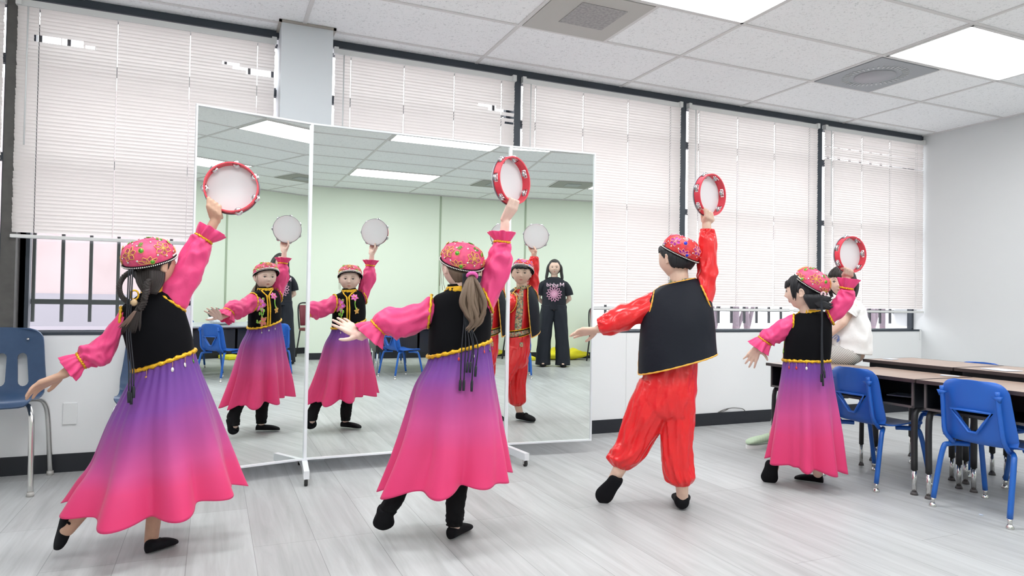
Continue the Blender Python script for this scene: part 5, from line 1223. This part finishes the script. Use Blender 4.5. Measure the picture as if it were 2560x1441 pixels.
# ===== boy =====
def boy():
    F = Fig((2.00, 2.88)); F.lean = 0.045; P = F.P; up = V((0, 0, 1)); mb = MB()
    H_ = Head(P(1690, 647, 0.0), F.dirw(104), up+F.s*0.04, 0.101); H_.cap = (P(1701, 634, -0.005), up*0.86+F.s*0.40-F.v*0.16, 0.0900, 0.084); H_.add(mb)
    mb.capsule(H_.c+V((0, 0, -0.05))-H_.F*0.015, 0.045, P(1700, 718, 0.0), 0.048)
    mb.ell(P(1700, 745, 0), F.s*0.115, F.v*0.07, up*0.05).ell(P(1695, 800, 0), F.s*0.11, F.v*0.08, up*0.12).ell(P(1685, 880, 0), F.s*0.11, F.v*0.085, up*0.10)
    legs = [(P(1655, 930), P(1602, 1075, 0.02), P(1545, 1180, 0.0), P(1528, 1212, 0.040)), (P(1705, 930), P(1700, 1080, 0.0), P(1705, 1215, 0.0), P(1706, 1248, 0.03))]
    for l in legs: mb.chain(l, [0.07, 0.05, 0.032, 0.028])
    mb.chain([P(1635, 765), P(1575, 795), P(1525, 812), P(1497, 822)], [0.032, 0.027, 0.024, 0.023])
    hand(mb, P(1490, 826), (-F.s*0.88-up*0.12+F.v*0.1), (-up*0.85-F.v*0.45-F.s*0.2), 0.140, (3, 5, 12, 20), 17, (40, 25), 1)
    mb.chain([P(1757, 730), P(1772, 660), P(1768, 590), P(1766, 560)], [0.032, 0.027, 0.024, 0.022])
    tc = P(1774, 488, 0.0); ax = (F.dirw(103)+up*0.02).normalized()
    tambourine('red tambourine raised by the boy in red, in front of the white blind', tc, ax, 0.105, 0.042, 0.2)
    ra = (P(1757, 528, 0)-tc); ra = (ra-ax*ra.dot(ax)).normalized(); T = tc+ra*0.105
    grip(mb, P(1765, 556, 0.0), T, tc, 0.105, ax, 0.128)
    b = person('person in red satin trousers, black vest and red cap, right of the mirror', F, mb, M_skinC, 'dancers in embroidered costumes'); o = F.base
    H_.features(b, o, M_brow, 0.85)
    th = F.th(98)
    # red shirt
    SR = [F.R(1628, 935, 1742, 900, 0.80), F.R(1622, 870, 1752, 850, 0.78), F.R(1628, 800, 1758, 790, 0.76), F.R(1640, 752, 1754, 742, 0.70), F.R(1660, 726, 1738, 718, 0.70), F.R(1674, 712, 1728, 706, 0.85)]
    sh, g = loftv(SR, 60, 6, wrinkle(0.005, 5, 1.5, 3)); sho = sh.build('shirt', M_red, b, o); thick(sho, 0.002, 0)
    sfs = lambda t, a, off=0.0: surf(SR, t, a, off)
    q = MB(); vs = []; nn = 7
    for i in range(25):
        for k in range(nn): vs.append(sfs(0.10+0.84*i/24, th-0.24+0.48*k/(nn-1), 0.008))
    q.add(vs, [(i*nn+k, i*nn+k+1, (i+1)*nn+k+1, (i+1)*nn+k) for i in range(24) for k in range(nn-1)]); thick(q.build('brocade_front', M_brocade, sho, o), 0.003, 1)
    mbc, g = loftv([F.R(1672, 716, 1731, 710, 0.85), F.R(1675, 700, 1728, 696, 0.85)], 40, 3); thick(mbc.build('brocade_collar', M_brocade, sho, o), 0.003, 1)
    bl, g = loftv([F.R(1624, 918, 1746, 888, 0.84), F.R(1620, 885, 1752, 862, 0.82)], 48, 3); blo = bl.build('belt', M_black, b, o); thick(blo, 0.005, 1)
    BR = [F.R(1624, 918, 1746, 888, 0.84), F.R(1620, 885, 1752, 862, 0.82)]
    for t in (0.04, 0.96): strip(blo, o, [surf(BR, t, th-1.4+2.8*k/14, 0.007) for k in range(15)], 0.004, 'gold_trim', M_gold)
    q = MB(); vs = []
    for i in range(3):
        for k in range(15): vs.append(surf(BR, 0.25+0.25*i, th-0.95+1.9*k/14, 0.008))
    q.add(vs, [(i*15+k, i*15+k+1, (i+1)*15+k+1, (i+1)*15+k) for i in range(2) for k in range(14)]); thick(q.build('brocade_panel', M_brocade, blo, o), 0.002, 1)
    bk = sfs(0.0, th-0.25, 0.02); MB().box(bk-V((0, 0, 0.03)), (0.03, 0.02, 0.04), bev=0.006).build('belt_tab', M_brocade, blo, o)
    # open vest
    VR = [F.R(1603, 934, 1788, 887, 0.80), F.R(1604, 885, 1784, 850, 0.80), F.R(1607, 830, 1781, 808, 0.78), F.R(1612, 780, 1776, 768, 0.72), F.R(1626, 744, 1766, 730, 0.66), F.R(1652, 720, 1748, 706, 0.70), F.R(1668, 712, 1732, 698, 0.80)]
    gp = lambda t: 0.78-0.25*math.sin(PI*min(1, t*0.75+0.15))+0.05*t
    t0 = lambda t: th+gp(t)+0.10*(1-t); t1 = lambda t: th+2*PI-gp(t)+0.05
    def vd(t, a, p): return (0.006*noise.noise(V((math.cos(a)*1.6, math.sin(a)*1.6, t*3)))+0.012, V((0, 0, 0.0)))
    vm, g = loftv(VR, 72, 8, vd, t0, t1); vo = vm.build('vest', M_blackvest, b, o); thick(vo, 0.003, 0)
    strip(vo, o, g[0], 0.0042, 'orange_piping', M_goldcord, sub=1); strip(vo, o, [r[0] for r in g], 0.0042, 'orange_piping', M_goldcord, sub=1); strip(vo, o, [r[-1] for r in g], 0.0042, 'orange_piping', M_goldcord, sub=1); strip(vo, o, g[-1], 0.0040, 'orange_piping', M_goldcord, sub=1)
    for k, r_ in enumerate((F.R(1636, 728, 1618, 812, 0.85), F.R(1746, 704, 1777, 776, 0.95))): band(vo, o, r_[0], r_[1], r_[2], 0.0042, 'orange_piping', M_goldcord, zig=0.0)
    # sleeves
    sleeve(b, o, [F.R(1635, 732, 1622, 808, 0.85), F.R(1604, 744, 1604, 808, 0.95), F.R(1572, 758, 1580, 818, 1.0), F.R(1545, 768, 1552, 830, 1.0), F.R(1520, 782, 1532, 836, 1.05), F.R(1502, 792, 1512, 836, 1.05), F.R(1492, 800, 1500, 830, 1.0)], M_red, 21, 0.013, 4.0, 0.9, None, elastic=True, trimgold=False)
    sleeve(b, o, [F.R(1744, 706, 1776, 768, 0.9), F.R(1743, 688, 1789, 715, 0.95), F.R(1744, 664, 1792, 680, 1.0), F.R(1746, 636, 1791, 644, 1.0), F.R(1748, 604, 1789, 608, 1.0), F.R(1750, 584, 1787, 586, 1.0), F.R(1753, 573, 1784, 574, 1.0)], M_red, 24, 0.012, 4.5, 0.9, None, elastic=True, trimgold=False)
    # harem trousers: hips + two legs united
    mt = MB(); w_ = wrinkle(0.012, 2.5, 3.0, 31, 0.05)
    hp, g = loftv([F.R(1612, 915, 1740, 890, 0.78), F.R(1606, 950, 1742, 940, 0.80), F.R(1592, 1000, 1740, 995, 0.78), F.R(1600, 1035, 1735, 1040, 0.70), F.R(1640, 1050, 1700, 1055, 0.6)], 56, 6, w_); closed(hp, g); mt.add(hp.v, hp.f)
    l1, g = loftv([F.R(1600, 945, 1690, 985, 1.0, 0.0), F.R(1578, 1000, 1668, 1050, 0.95), F.R(1556, 1060, 1640, 1095, 0.9), F.R(1540, 1105, 1612, 1140, 0.95), F.R(1526, 1130, 1590, 1162, 1.0), F.R(1522, 1140, 1575, 1172, 1.0), F.R(1530, 1158, 1562, 1176, 1.0)], 56, 7, wrinkle(0.015, 3.5, 2.6, 35, 0.05)); closed(l1, g); mt.add(l1.v, l1.f)
    mt.tube([P(1518, 1138), P(1545, 1158), P(1574, 1168)], [0.016, 0.030, 0.020], 12, 4)
    l2, g = loftv([F.R(1650, 960, 1741, 950, 0.95), F.R(1648, 1040, 1738, 1030, 0.9), F.R(1651, 1110, 1732, 1090, 0.9), F.R(1653, 1160, 1731, 1145, 0.95), F.R(1664, 1198, 1736, 1190, 1.0), F.R(1680, 1210, 1734, 1206, 1.0), F.R(1688, 1216, 1722, 1214, 1.0)], 56, 7, wrinkle(0.015, 3.0, 2.8, 38, 0.05)); closed(l2, g); mt.add(l2.v, l2.f)
    union(mt, 'trousers', M_red, 0.0048, 2, b, o, 0.5)
    hair_cap(H_, b, o, M_hair_black, hl(0.36, -0.02, -0.48, (-0.32, 0.05, 0.45)), 0.07, seed=5)
    rng = random.Random(2)
    strands('fringe', M_hair_black, b, o, [([H_.face(x*0.8, 0.56, -0.05), H_.face(x*1.0, 0.52, 0.07), H_.face(x*1.05, 0.32+rng.uniform(-0.05, 0.05), 0.05)], [0.009, 0.009, 0.002]) for x in [(-0.55+1.1*i/15) for i in range(16)]], 0.008, 7, 4)
    cap, at = doppa(b, o, P(1701, 634, -0.005), up*0.86+F.s*0.40-F.v*0.16, F.dirw(104), 0.0900, 0.084, M_redc, 'boy', 0.7)
    s1 = shoe(b, o, P(1545, 1199, -0.035), P(1498, 1257, 0.03), F.v*0.6+up*0.4+F.s*0.2, 0.041, 0.056)
    hx = V((2.165, 2.815, 0.008)); dr = V((math.cos(rad(55)), math.sin(rad(55)), 0)); s2 = shoe(b, o, hx-dr*0.042, hx+dr*0.15, up, 0.043, 0.066)
    strip(s2, o, [hx+dr*0.06+up*0.045+V((-dr.y, dr.x, 0))*0.03, hx+dr*0.055+up*0.062, hx+dr*0.06+up*0.045-V((-dr.y, dr.x, 0))*0.03], 0.004, 'strap', M_shoe)
    return b

# ===== smallest girl on the right =====
def girl_right():
    F = Fig((3.03, 2.93)); P = F.P; up = V((0, 0, 1)); mb = MB()
    H_ = Head(P(2007, 730, 0.0), F.dirw(122), up, 0.102); H_.cap = (P(2027, 711, -0.005), up*0.80+F.s*0.52-F.v*0.18, 0.092, 0.084); H_.add(mb)
    mb.capsule(H_.c+V((0, 0, -0.05))-H_.F*0.02, 0.042, P(2022, 795, 0.0), 0.045)
    mb.ell(P(2025, 812, 0), F.s*0.10, F.v*0.06, up*0.04).ell(P(2022, 850, 0), F.s*0.10, F.v*0.075, up*0.10).ell(P(2018, 910, 0), F.s*0.11, F.v*0.08, up*0.09)
    legs = [(P(1995, 940), P(1965, 1080, 0.0), P(1938, 1150, 0.0), P(1932, 1180, 0.040)), (P(2040, 940), P(2045, 1080, 0.0), P(2045, 1170, 0.01), P(2044, 1184, 0.03))]
    for l in legs: mb.chain(l, [0.046, 0.034, 0.029, 0.026])
    mb.chain([P(1985, 810), P(1940, 835), P(1912, 852), P(1898, 866)], [0.028, 0.025, 0.022, 0.021])
    hand(mb, P(1894, 870), (-F.s*0.42-up*0.80+F.v*0.05), (F.v*0.95-F.s*0.1), 0.128, (8, 10, 12, 14), 17, (78, 8), -1)
    mb.chain([P(2072, 800), P(2112, 752), P(2120, 715), P(2114, 692)], [0.028, 0.025, 0.022, 0.0205])
    tc = P(2125, 637, 0.0); ax = (F.dirw(88)+up*0.0).normalized()
    tambourine('red tambourine raised by the smallest girl, in front of the seated girl', tc, ax, 0.100, 0.040, 0.1)
    ra = (P(2108, 672, 0)-tc); ra = (ra-ax*ra.dot(ax)).normalized(); T = tc+ra*0.100
    grip(mb, P(2113, 690, 0.0), T, tc, 0.100, ax, 0.118)
    b = person('person in pink and purple dance dress with black hair, smallest dancer by the desks', F, mb, M_skinD, 'dancers in embroidered costumes'); o = F.base
    H_.features(b, o, M_brow)
    R = [F.R(1959, 900, 2074, 903, 0.74), F.R(1961, 868, 2078, 868, 0.74), F.R(1966, 835, 2080, 832, 0.72), F.R(1976, 808, 2078, 802, 0.68), F.R(1988, 790, 2068, 784, 0.66), F.R(2000, 782, 2050, 778, 0.75), F.R(2005, 778, 2046, 775, 0.85)]
    arm = [F.R(1984, 786, 1984, 834, 0.9), F.R(2066, 774, 2084, 812, 0.9)]
    v_, sf, th = girl_vest(b, o, F, R, 100, arm, seed=7)
    mbc, g = loftv([F.R(2001, 786, 2052, 786, 0.85), F.R(2002, 774, 2050, 776, 0.88)], 48, 4, lambda t, a, p: 0.002*math.sin(a*15)); thick(mbc.build('gold_collar', M_gold, v_, o), 0.003, 1)
    F_embroid(v_, o, sf, th)
    SK = [F.R(1961, 898, 2073, 902, 0.76), F.R(1953, 926, 2080, 926, 0.78), F.R(1940, 1004, 2090, 990, 0.78), F.R(1929, 1086, 2103, 1080, 0.76), F.R(1919, 1157, 2112, 1166, 0.72)]
    skirt(b, o, SK, 15, 8, 0.028, hemz=lambda a: -0.03*math.cos(a+0.4), extra=None)
    sleeve(b, o, [F.R(1983, 789, 1985, 830, 0.9), F.R(1952, 800, 1966, 846, 0.95), F.R(1928, 818, 1948, 858, 1.0), F.R(1906, 828, 1934, 864, 1.0), F.R(1898, 842, 1927, 862, 1.0)], M_pink, 41, 0.011, 5, 1.0, [F.R(1890, 846, 1926, 868, 1.0), F.R(1882, 852, 1923, 878, 1.0), F.R(1874, 858, 1920, 889, 0.95)])
    sleeve(b, o, [F.R(2066, 776, 2083, 808, 0.9), F.R(2082, 752, 2110, 788, 0.95), F.R(2096, 735, 2132, 756, 1.0), F.R(2102, 724, 2136, 736, 1.0), F.R(2101, 719, 2131, 724, 1.0)], M_pink, 44, 0.009, 5, 1.0, [F.R(2098, 711, 2137, 716, 1.0), F.R(2096, 703, 2142, 707, 1.0), F.R(2094, 694, 2146, 700, 1.0)])
    hair_cap(H_, b, o, M_hair_black, hl(0.36, -0.15, -0.70, (-0.30, 0.05, 0.45)), 0.085, seed=8)
    rng = random.Random(12)
    strands('fringe', M_hair_black, b, o, [([H_.face(x*0.85, 0.56, -0.04), H_.face(x*1.0, 0.52, 0.09), H_.face(x*1.08, 0.22+rng.uniform(-0.05, 0.05), 0.06)], [0.009, 0.009, 0.002]) for x in [(-0.60+1.2*i/17) for i in range(18)]], 0.008, 7, 4)
    strands('side_hair', M_hair_black, b, o, [([P(1985+i*3, 690, -0.06), P(1978+i*3.2, 715, -0.075), P(1981+i*2.0, 748+rng.uniform(-6, 6), -0.068)], [0.008, 0.007, 0.0015]) for i in range(5)], 0.007, 7, 4)
    rng = random.Random(5)
    strands('pigtail', M_hair_black, b, o, [([P(2030, 735, -0.07), P(2045+x*8, 748+y*8, -0.08), P(2062+x*12, 757+y*14, -0.085), P(2066+x*14+4, 760+y*18-abs(x)*6, -0.08)], [0.010, 0.013, 0.010, 0.0012]) for x, y in [(rng.uniform(-1, 1), rng.uniform(-1, 1)) for _ in range(26)]], 0.01, 7, 4)
    strands('hair_back', M_hair_black, b, o, [([P(2014+i*4, 738, -0.08), P(2016+i*3.6, 748, -0.088), P(2026+i*2.4, 772, -0.07)], [0.012, 0.013, 0.005]) for i in range(9)], 0.011, 8, 4)
    cap, at = doppa(b, o, P(2027, 711, -0.005), up*0.80+F.s*0.52-F.v*0.18, F.dirw(122), 0.092, 0.084, M_pinkc, 'girl', 2.0)
    MB().loop([P(2058, 737, -0.085)+F.s*math.cos(t)*0.010+up*math.sin(t)*0.014 for t in [2*PI*k/16 for k in range(16)]], 0.005, 7).build('hair_tie', mat('pale pink tie', (0.8, 0.55, 0.6), 0.6), b, o)
    tassels(cap, o, [[P(2050+i*3, 740, -0.09), P(2054+i*1, 790, -0.10), P(2053+i*1.5, 850, -0.105), P(2053+i*2, 895, -0.115), P(xe, ye, -0.13)] for i, (xe, ye) in enumerate(((2053, 935), (2057, 945), (2060, 925)))], r=0.0026)
    for k, (a, m_) in enumerate(((-133, mat('red charm', (0.7, 0.05, 0.06), 0.4)), (-113, mat('red charm', (0.7, 0.05, 0.06), 0.4)), (-90, M_pearl), (70, M_pearl), (110, M_pearl))):
        p = surf(R, 0.0, rad(a), 0.010); charm(v_, o, p-V((0, 0, 0.008)), 0.020, m_, (p-R[0][0]), 0.0075)
    shoe(b, o, P(1931, 1162, -0.035), P(1921, 1211, 0.03), F.v*0.6+up*0.5, 0.042, 0.052)
    s2 = shoe(b, o, at_z(2058, 1208, 0.006), at_z(1986, 1197, 0.006), up, 0.032, 0.044)
    return b

# ===== girl sitting on the desk =====
def girl_seated():
    F = Fig((3.95, 3.44)); P = F.P; up = V((0, 0, 1)); mb = MB()
    H_ = Head(P(2104, 706, 0.0), F.dirw(208), up, 0.100); H_.add(mb)
    mb.capsule(H_.c+V((0, 0, -0.05))-H_.F*0.01, 0.042, P(2122, 765, 0.02), 0.050)
    mb.ell(P(2128, 778, 0.0), F.s*0.07, F.v*0.12, up*0.06).ell(P(2132, 825, 0), F.s*0.10, F.v*0.11, up*0.13).ell(P(2118, 885, 0), F.s*0.11, F.v*0.12, up*0.075)
    for dd_ in (-0.07, 0.09):
        mb.chain([P(2118, 893, dd_), P(2012, 905, dd_), P(1935, 1085, dd_*0.9)], [0.070, 0.052, 0.034])
    mb.chain([P(2133, 768, -0.085), P(2108, 806, -0.14), P(2062, 846, -0.12)], [0.026, 0.029, 0.022]); hand(mb, P(2058, 850, -0.12), (-F.s*0.9-up*0.4), (-up*0.7+F.v*0.4), 0.125, (15, 15, 15, 15), 10, (30, 10), 1)
    mb.chain([P(2130, 772, 0.085), P(2080, 820, 0.16), P(2035, 850, 0.12)], [0.030, 0.028, 0.021])
    b = person('person in white t-shirt and striped trousers sitting on a desk behind the smallest dancer', F, mb, M_skinD); o = F.base
    H_.features(b, o, M_brow, 1.1)
    TR = [F.R(2070, 872, 2180, 888, 1.05), F.R(2073, 845, 2180, 852, 1.05), F.R(2080, 808, 2175, 812, 1.05), F.R(2090, 778, 2165, 778, 1.15), F.R(2099, 757, 2151, 757, 1.55), F.R(2106, 747, 2138, 748, 1.2), F.R(2110, 742, 2134, 743, 1.1)]
    t_, g = loftv(TR, 60, 7, wrinkle(0.009, 6, 1.2, 51, 0.08)); to = t_.build('t_shirt', M_tee, b, o); thick(to, 0.002, 0)
    s_, g = loftv([F.R(2108, 752, 2142, 772, 0.9, -0.03), F.R(2113, 749, 2152, 774, 1.1, -0.08), F.R(2113, 760, 2146, 786, 1.0, -0.12), F.R(2108, 772, 2141, 794, 1.0, -0.14)], 36, 5, wrinkle(0.004, 5, 1.2, 53)); thick(s_.build('short_sleeve', M_tee, to, o), 0.002, 0)
    lo_ = MB()
    for k in range(3): lo_.tube([P(2080+k*6, 846+k*2, -0.128), P(2090+k*3, 838+k*4, -0.135), P(2098, 843+k*4, -0.14), P(2092, 852+k*2, -0.138)], 0.0028, 6, 4)
    lo_.build('blue_print', M_bluelogo, to, o)
    mt = MB(); hp, g = loftv([F.R(2078, 862, 2165, 872, 1.05), F.R(2070, 884, 2156, 886, 1.1), F.R(2072, 903, 2148, 903, 1.05), F.R(2078, 909, 2140, 910, 0.95)], 48, 5); closed(hp, g); mt.add(hp.v, hp.f)
    for dd_ in (-0.075, 0.085):
        mt.chain([P(2120, 887, dd_), P(2060, 889, dd_), P(2010, 896, dd_)], [0.080, 0.072, 0.066], 20); mt.chain([P(2010, 896, dd_), P(1965, 990, dd_), P(1944, 1060, dd_)], [0.062, 0.055, 0.048], 20)
    union(mt, 'striped_trousers', M_stripe, 0.007, 3, b, o)
    hair_cap(H_, b, o, M_hair_dark, hl(0.42, -0.5, -0.85, (-0.2, 0.15, 0.45)), 0.08, seed=9, ear=False)
    rng = random.Random(3)
    strands('fringe', M_hair_dark, b, o, [([H_.face(x*0.8, 0.80, 0.02), H_.face(x, 0.56, 0.09), H_.face(x*1.05, 0.30+rng.uniform(-0.06, 0.04), 0.06)], [0.009, 0.009, 0.002]) for x in [(-0.6+1.2*i/15) for i in range(16)]], 0.008, 7, 4)
    for sg in (-1, 1): strands('long_hair', M_hair_dark, b, o, [([H_.w(V((sg*0.55, -0.1-0.1*i, 0.55))), H_.w(V((sg*0.86, -0.05-0.12*i, 0.0))), H_.w(V((sg*0.84, -0.12-0.12*i, -0.55))), H_.w(V((sg*0.74, -0.15-0.14*i, -1.0)))], [0.008, 0.009, 0.008, 0.002]) for i in range(6)], 0.008, 7, 4)
    for hx, tx in ((at_z(1932, 1108, 0.02), at_z(1868, 1115, 0.02)), (at_z(1990, 1098, 0.02), at_z(1925, 1101, 0.02))):
        s_ = shoe(b, o, hx+V((0, 0, 0.012)), tx+V((0, 0, 0.012)), up, 0.040, 0.060, name='sneaker', m=M_sneaker); d = (tx-hx).normalized(); q = V((-d.y, d.x, 0)); pts = []
        for k in range(32):
            t = 2*PI*k/32; L = (tx-hx).length; pts.append((hx+tx)/2+d*(math.cos(t)*L*0.53)+q*(math.sin(t)*0.042*(1.05 if math.cos(t) > 0 else 0.9)))
        n = 32; sl = MB(); sl.add([V((p.x, p.y, 0.0)) for p in pts]+[V((p.x, p.y, 0.024)) for p in pts], [tuple(range(n)), tuple(range(2*n-1, n-1, -1))]+[(k, k+n, (k+1) % n+n, (k+1) % n) for k in range(n)]); soft(sl.build('rubber_sole', M_sole, s_, o), 40)
    return b

# ===== teacher behind the camera, seen in the mirrors =====
def teacher():
    B = V((3.66, -1.58, 0)); Fd = V((math.cos(rad(104)), math.sin(rad(104)), 0)); Rd = Fd.cross(V((0, 0, 1))); up = V((0, 0, 1))
    W = lambda x, y, z: B+Rd*x+Fd*y+up*z
    def RG(x, y, z, a, b, xo=0): return (W(x, y, z), Rd*a, Fd*b)
    mb = MB(); H_ = Head(W(0, 0.02, 1.50), Fd, up, 0.118); H_.add(mb)
    mb.capsule(W(0, 0, 1.44), 0.050, W(0, -0.01, 1.32), 0.055).ell(W(0, 0, 1.28), Rd*0.17, Fd*0.07, up*0.06).ell(W(0, 0, 1.12), Rd*0.14, Fd*0.09, up*0.18).ell(W(0, 0, 0.92), Rd*0.15, Fd*0.095, up*0.12)
    for s in (-1, 1):
        mb.chain([W(s*0.09, 0, 0.88), W(s*0.12, 0.01, 0.50), W(s*0.14, 0, 0.08)], [0.085, 0.058, 0.038]); mb.capsule(W(s*0.14, -0.02, 0.04), 0.035, W(s*0.15, 0.13, 0.03), 0.028)
        mb.chain([W(s*0.155, 0, 1.255), W(s*0.24, -0.06, 1.03), W(s*0.10, -0.17, 0.90)], [0.032, 0.034, 0.027]); hand(mb, W(s*0.09, -0.17, 0.895), -Rd*s*0.8-up*0.5, Fd*0.9-up*0.2, 0.16, (20, 20, 20, 20), 8, (35, 5), s)
    b = union(mb, 'person', M_skinD, 0.005, 5, None, B, 0.55, label='person in black t-shirt with pink flower print, standing behind, seen in the mirror', cat='person'); o = B
    H_.features(b, o, M_brow, 0.9)
    TR = [RG(0, 0, 0.86, 0.190, 0.125), RG(0, 0, 0.98, 0.180, 0.120), RG(0, 0, 1.10, 0.178, 0.120), RG(0, 0, 1.22, 0.185, 0.115), RG(0, 0, 1.29, 0.172, 0.098), RG(0, 0, 1.335, 0.110, 0.085), RG(0, 0, 1.355, 0.070, 0.068)]
    t_, g = loftv(TR, 56, 6, wrinkle(0.006, 4, 1.4, 61, 0.08)); to = t_.build('t_shirt', M_blacktee, b, o); thick(to, 0.002, 0)
    for s in (-1, 1):
        s_, g = loftv([(W(s*0.10, 0, 1.25), (Rd*s*0.10+up*0.9)*0.062, Fd*0.070), (W(s*0.165, -0.005, 1.235), (Rd*s*0.45+up*0.75)*0.068, Fd*0.072), (W(s*0.205, -0.015, 1.17), (Rd*s*0.9+up*0.35)*0.066, Fd*0.070), (W(s*0.232, -0.035, 1.08), (Rd*s*0.95+up*0.22)*0.068, Fd*0.070)], 32, 5); thick(s_.build('short_sleeve', M_blacktee, to, o), 0.002, 0)
    # print: lettering and looped flower, reads normally on the shirt
    cu = bpy.data.curves.new('t', 'FONT'); cu.body = 'adrid'; cu.size = 0.090; cu.align_x = 'CENTER'; cu.extrude = 0.0015; cu.offset = 0.0012; to_ = bpy.data.objects.new('t', cu); COL.objects.link(to_)
    dg = bpy.context.evaluated_depsgraph_get(); me = bpy.data.meshes.new_from_object(to_.evaluated_get(dg)); vs = []; bm = bmesh.new(); bm.from_mesh(me); bmesh.ops.triangulate(bm, faces=bm.faces, ngon_method='EAR_CLIP'); bmesh.ops.subdivide_edges(bm, edges=bm.edges, cuts=3, use_grid_fill=True); bm.to_mesh(me); bm.free()
    def on(x, z, off):  # shirt front surface at x (to the wearer's left positive for the viewer), z
        t = 0.0; th = math.acos(max(-1, min(1, -x/0.183))); return W(-x, 0.120*math.sin(th)+off+0.004, z)
    for v in me.vertices: vs.append(on(v.co.x*1.0+0.026, 1.212+v.co.y*0.85+0.0*v.co.x, 0.006+v.co.z))
    fin('lettering', vs, [tuple(p.vertices) for p in me.polygons], M_printl, to, o, smooth=False); bpy.data.objects.remove(to_); bpy.data.curves.remove(cu); bpy.data.meshes.remove(me)
    mm_ = MB()
    for pa_ in (((-0.142, 1.213), (-0.142, 1.268)), ((-0.140, 1.268), (-0.115, 1.228), (-0.090, 1.268)), ((-0.088, 1.268), (-0.088, 1.213))): mm_.tube([on(x, z, 0.007) for x, z in pa_], 0.0062, 8)
    mm_.build('letter', M_printl, to, o)
    fl = MB()
    for k in range(14):
        a = 2*PI*k/14+0.1; pts = []
        for j in range(16):
            s = 2*PI*j/16; u = 0.012+(1-math.cos(s))/2*0.105; w2 = math.sin(s)*0.022*math.sin(PI*min(1, (1-math.cos(s))/2*0.9+0.05))
            pts.append(on(u*math.cos(a)-w2*math.sin(a), 1.10+u*math.sin(a)+w2*math.cos(a), 0.010))
        fl.loop(pts, 0.0045, 5)
    fl.build('flower_print', M_print, to, o)
    MB().disc(on(0, 1.10, 0.006), Fd, 0.03, 0.004, 18).build('flower_centre', M_printl, to, o)
    for s in (-1, 1):
        lg = [RG(s*0.085, 0, 0.93, 0.105, 0.125), RG(s*0.095, 0, 0.78, 0.108, 0.120), RG(s*0.125, 0, 0.50, 0.100, 0.105), RG(s*0.145, 0, 0.25, 0.105, 0.105), RG(s*0.150, 0, 0.025, 0.112, 0.115)]
        l_, g = loftv(lg, 40, 7, wrinkle(0.010, 4, 1.3, 70+s)); thick(l_.build('trouser_leg', M_blackpant, b, o), 0.003, 0)
        shoe(b, o, W(s*0.14, -0.05, 0.008), W(s*0.155, 0.19, 0.008), up, 0.045, 0.065)
    hair_cap(H_, b, o, M_teehair, hl(0.62, -0.5, -0.9, (-0.1, 0.2, 0.5)), 0.09, seed=10, ear=False)
    for sg in (-1, 1): strands('long_hair', M_teehair, b, o, [([H_.w(V((sg*(0.25+0.03*i), 0.45-0.11*i, 0.78))), H_.w(V((sg*0.80, 0.32-0.12*i, 0.15))), H_.w(V((sg*0.90, 0.18-0.13*i, -0.60))), H_.w(V((sg*1.02, 0.1-0.14*i, -1.35))), H_.w(V((sg*1.0, 0.05-0.14*i, -1.75)))], [0.014, 0.020, 0.023, 0.020, 0.004]) for i in range(8)], 0.012, 7, 4)
    return b
girl_left(); girl_mid(); boy(); girl_right(); girl_seated(); teacher()
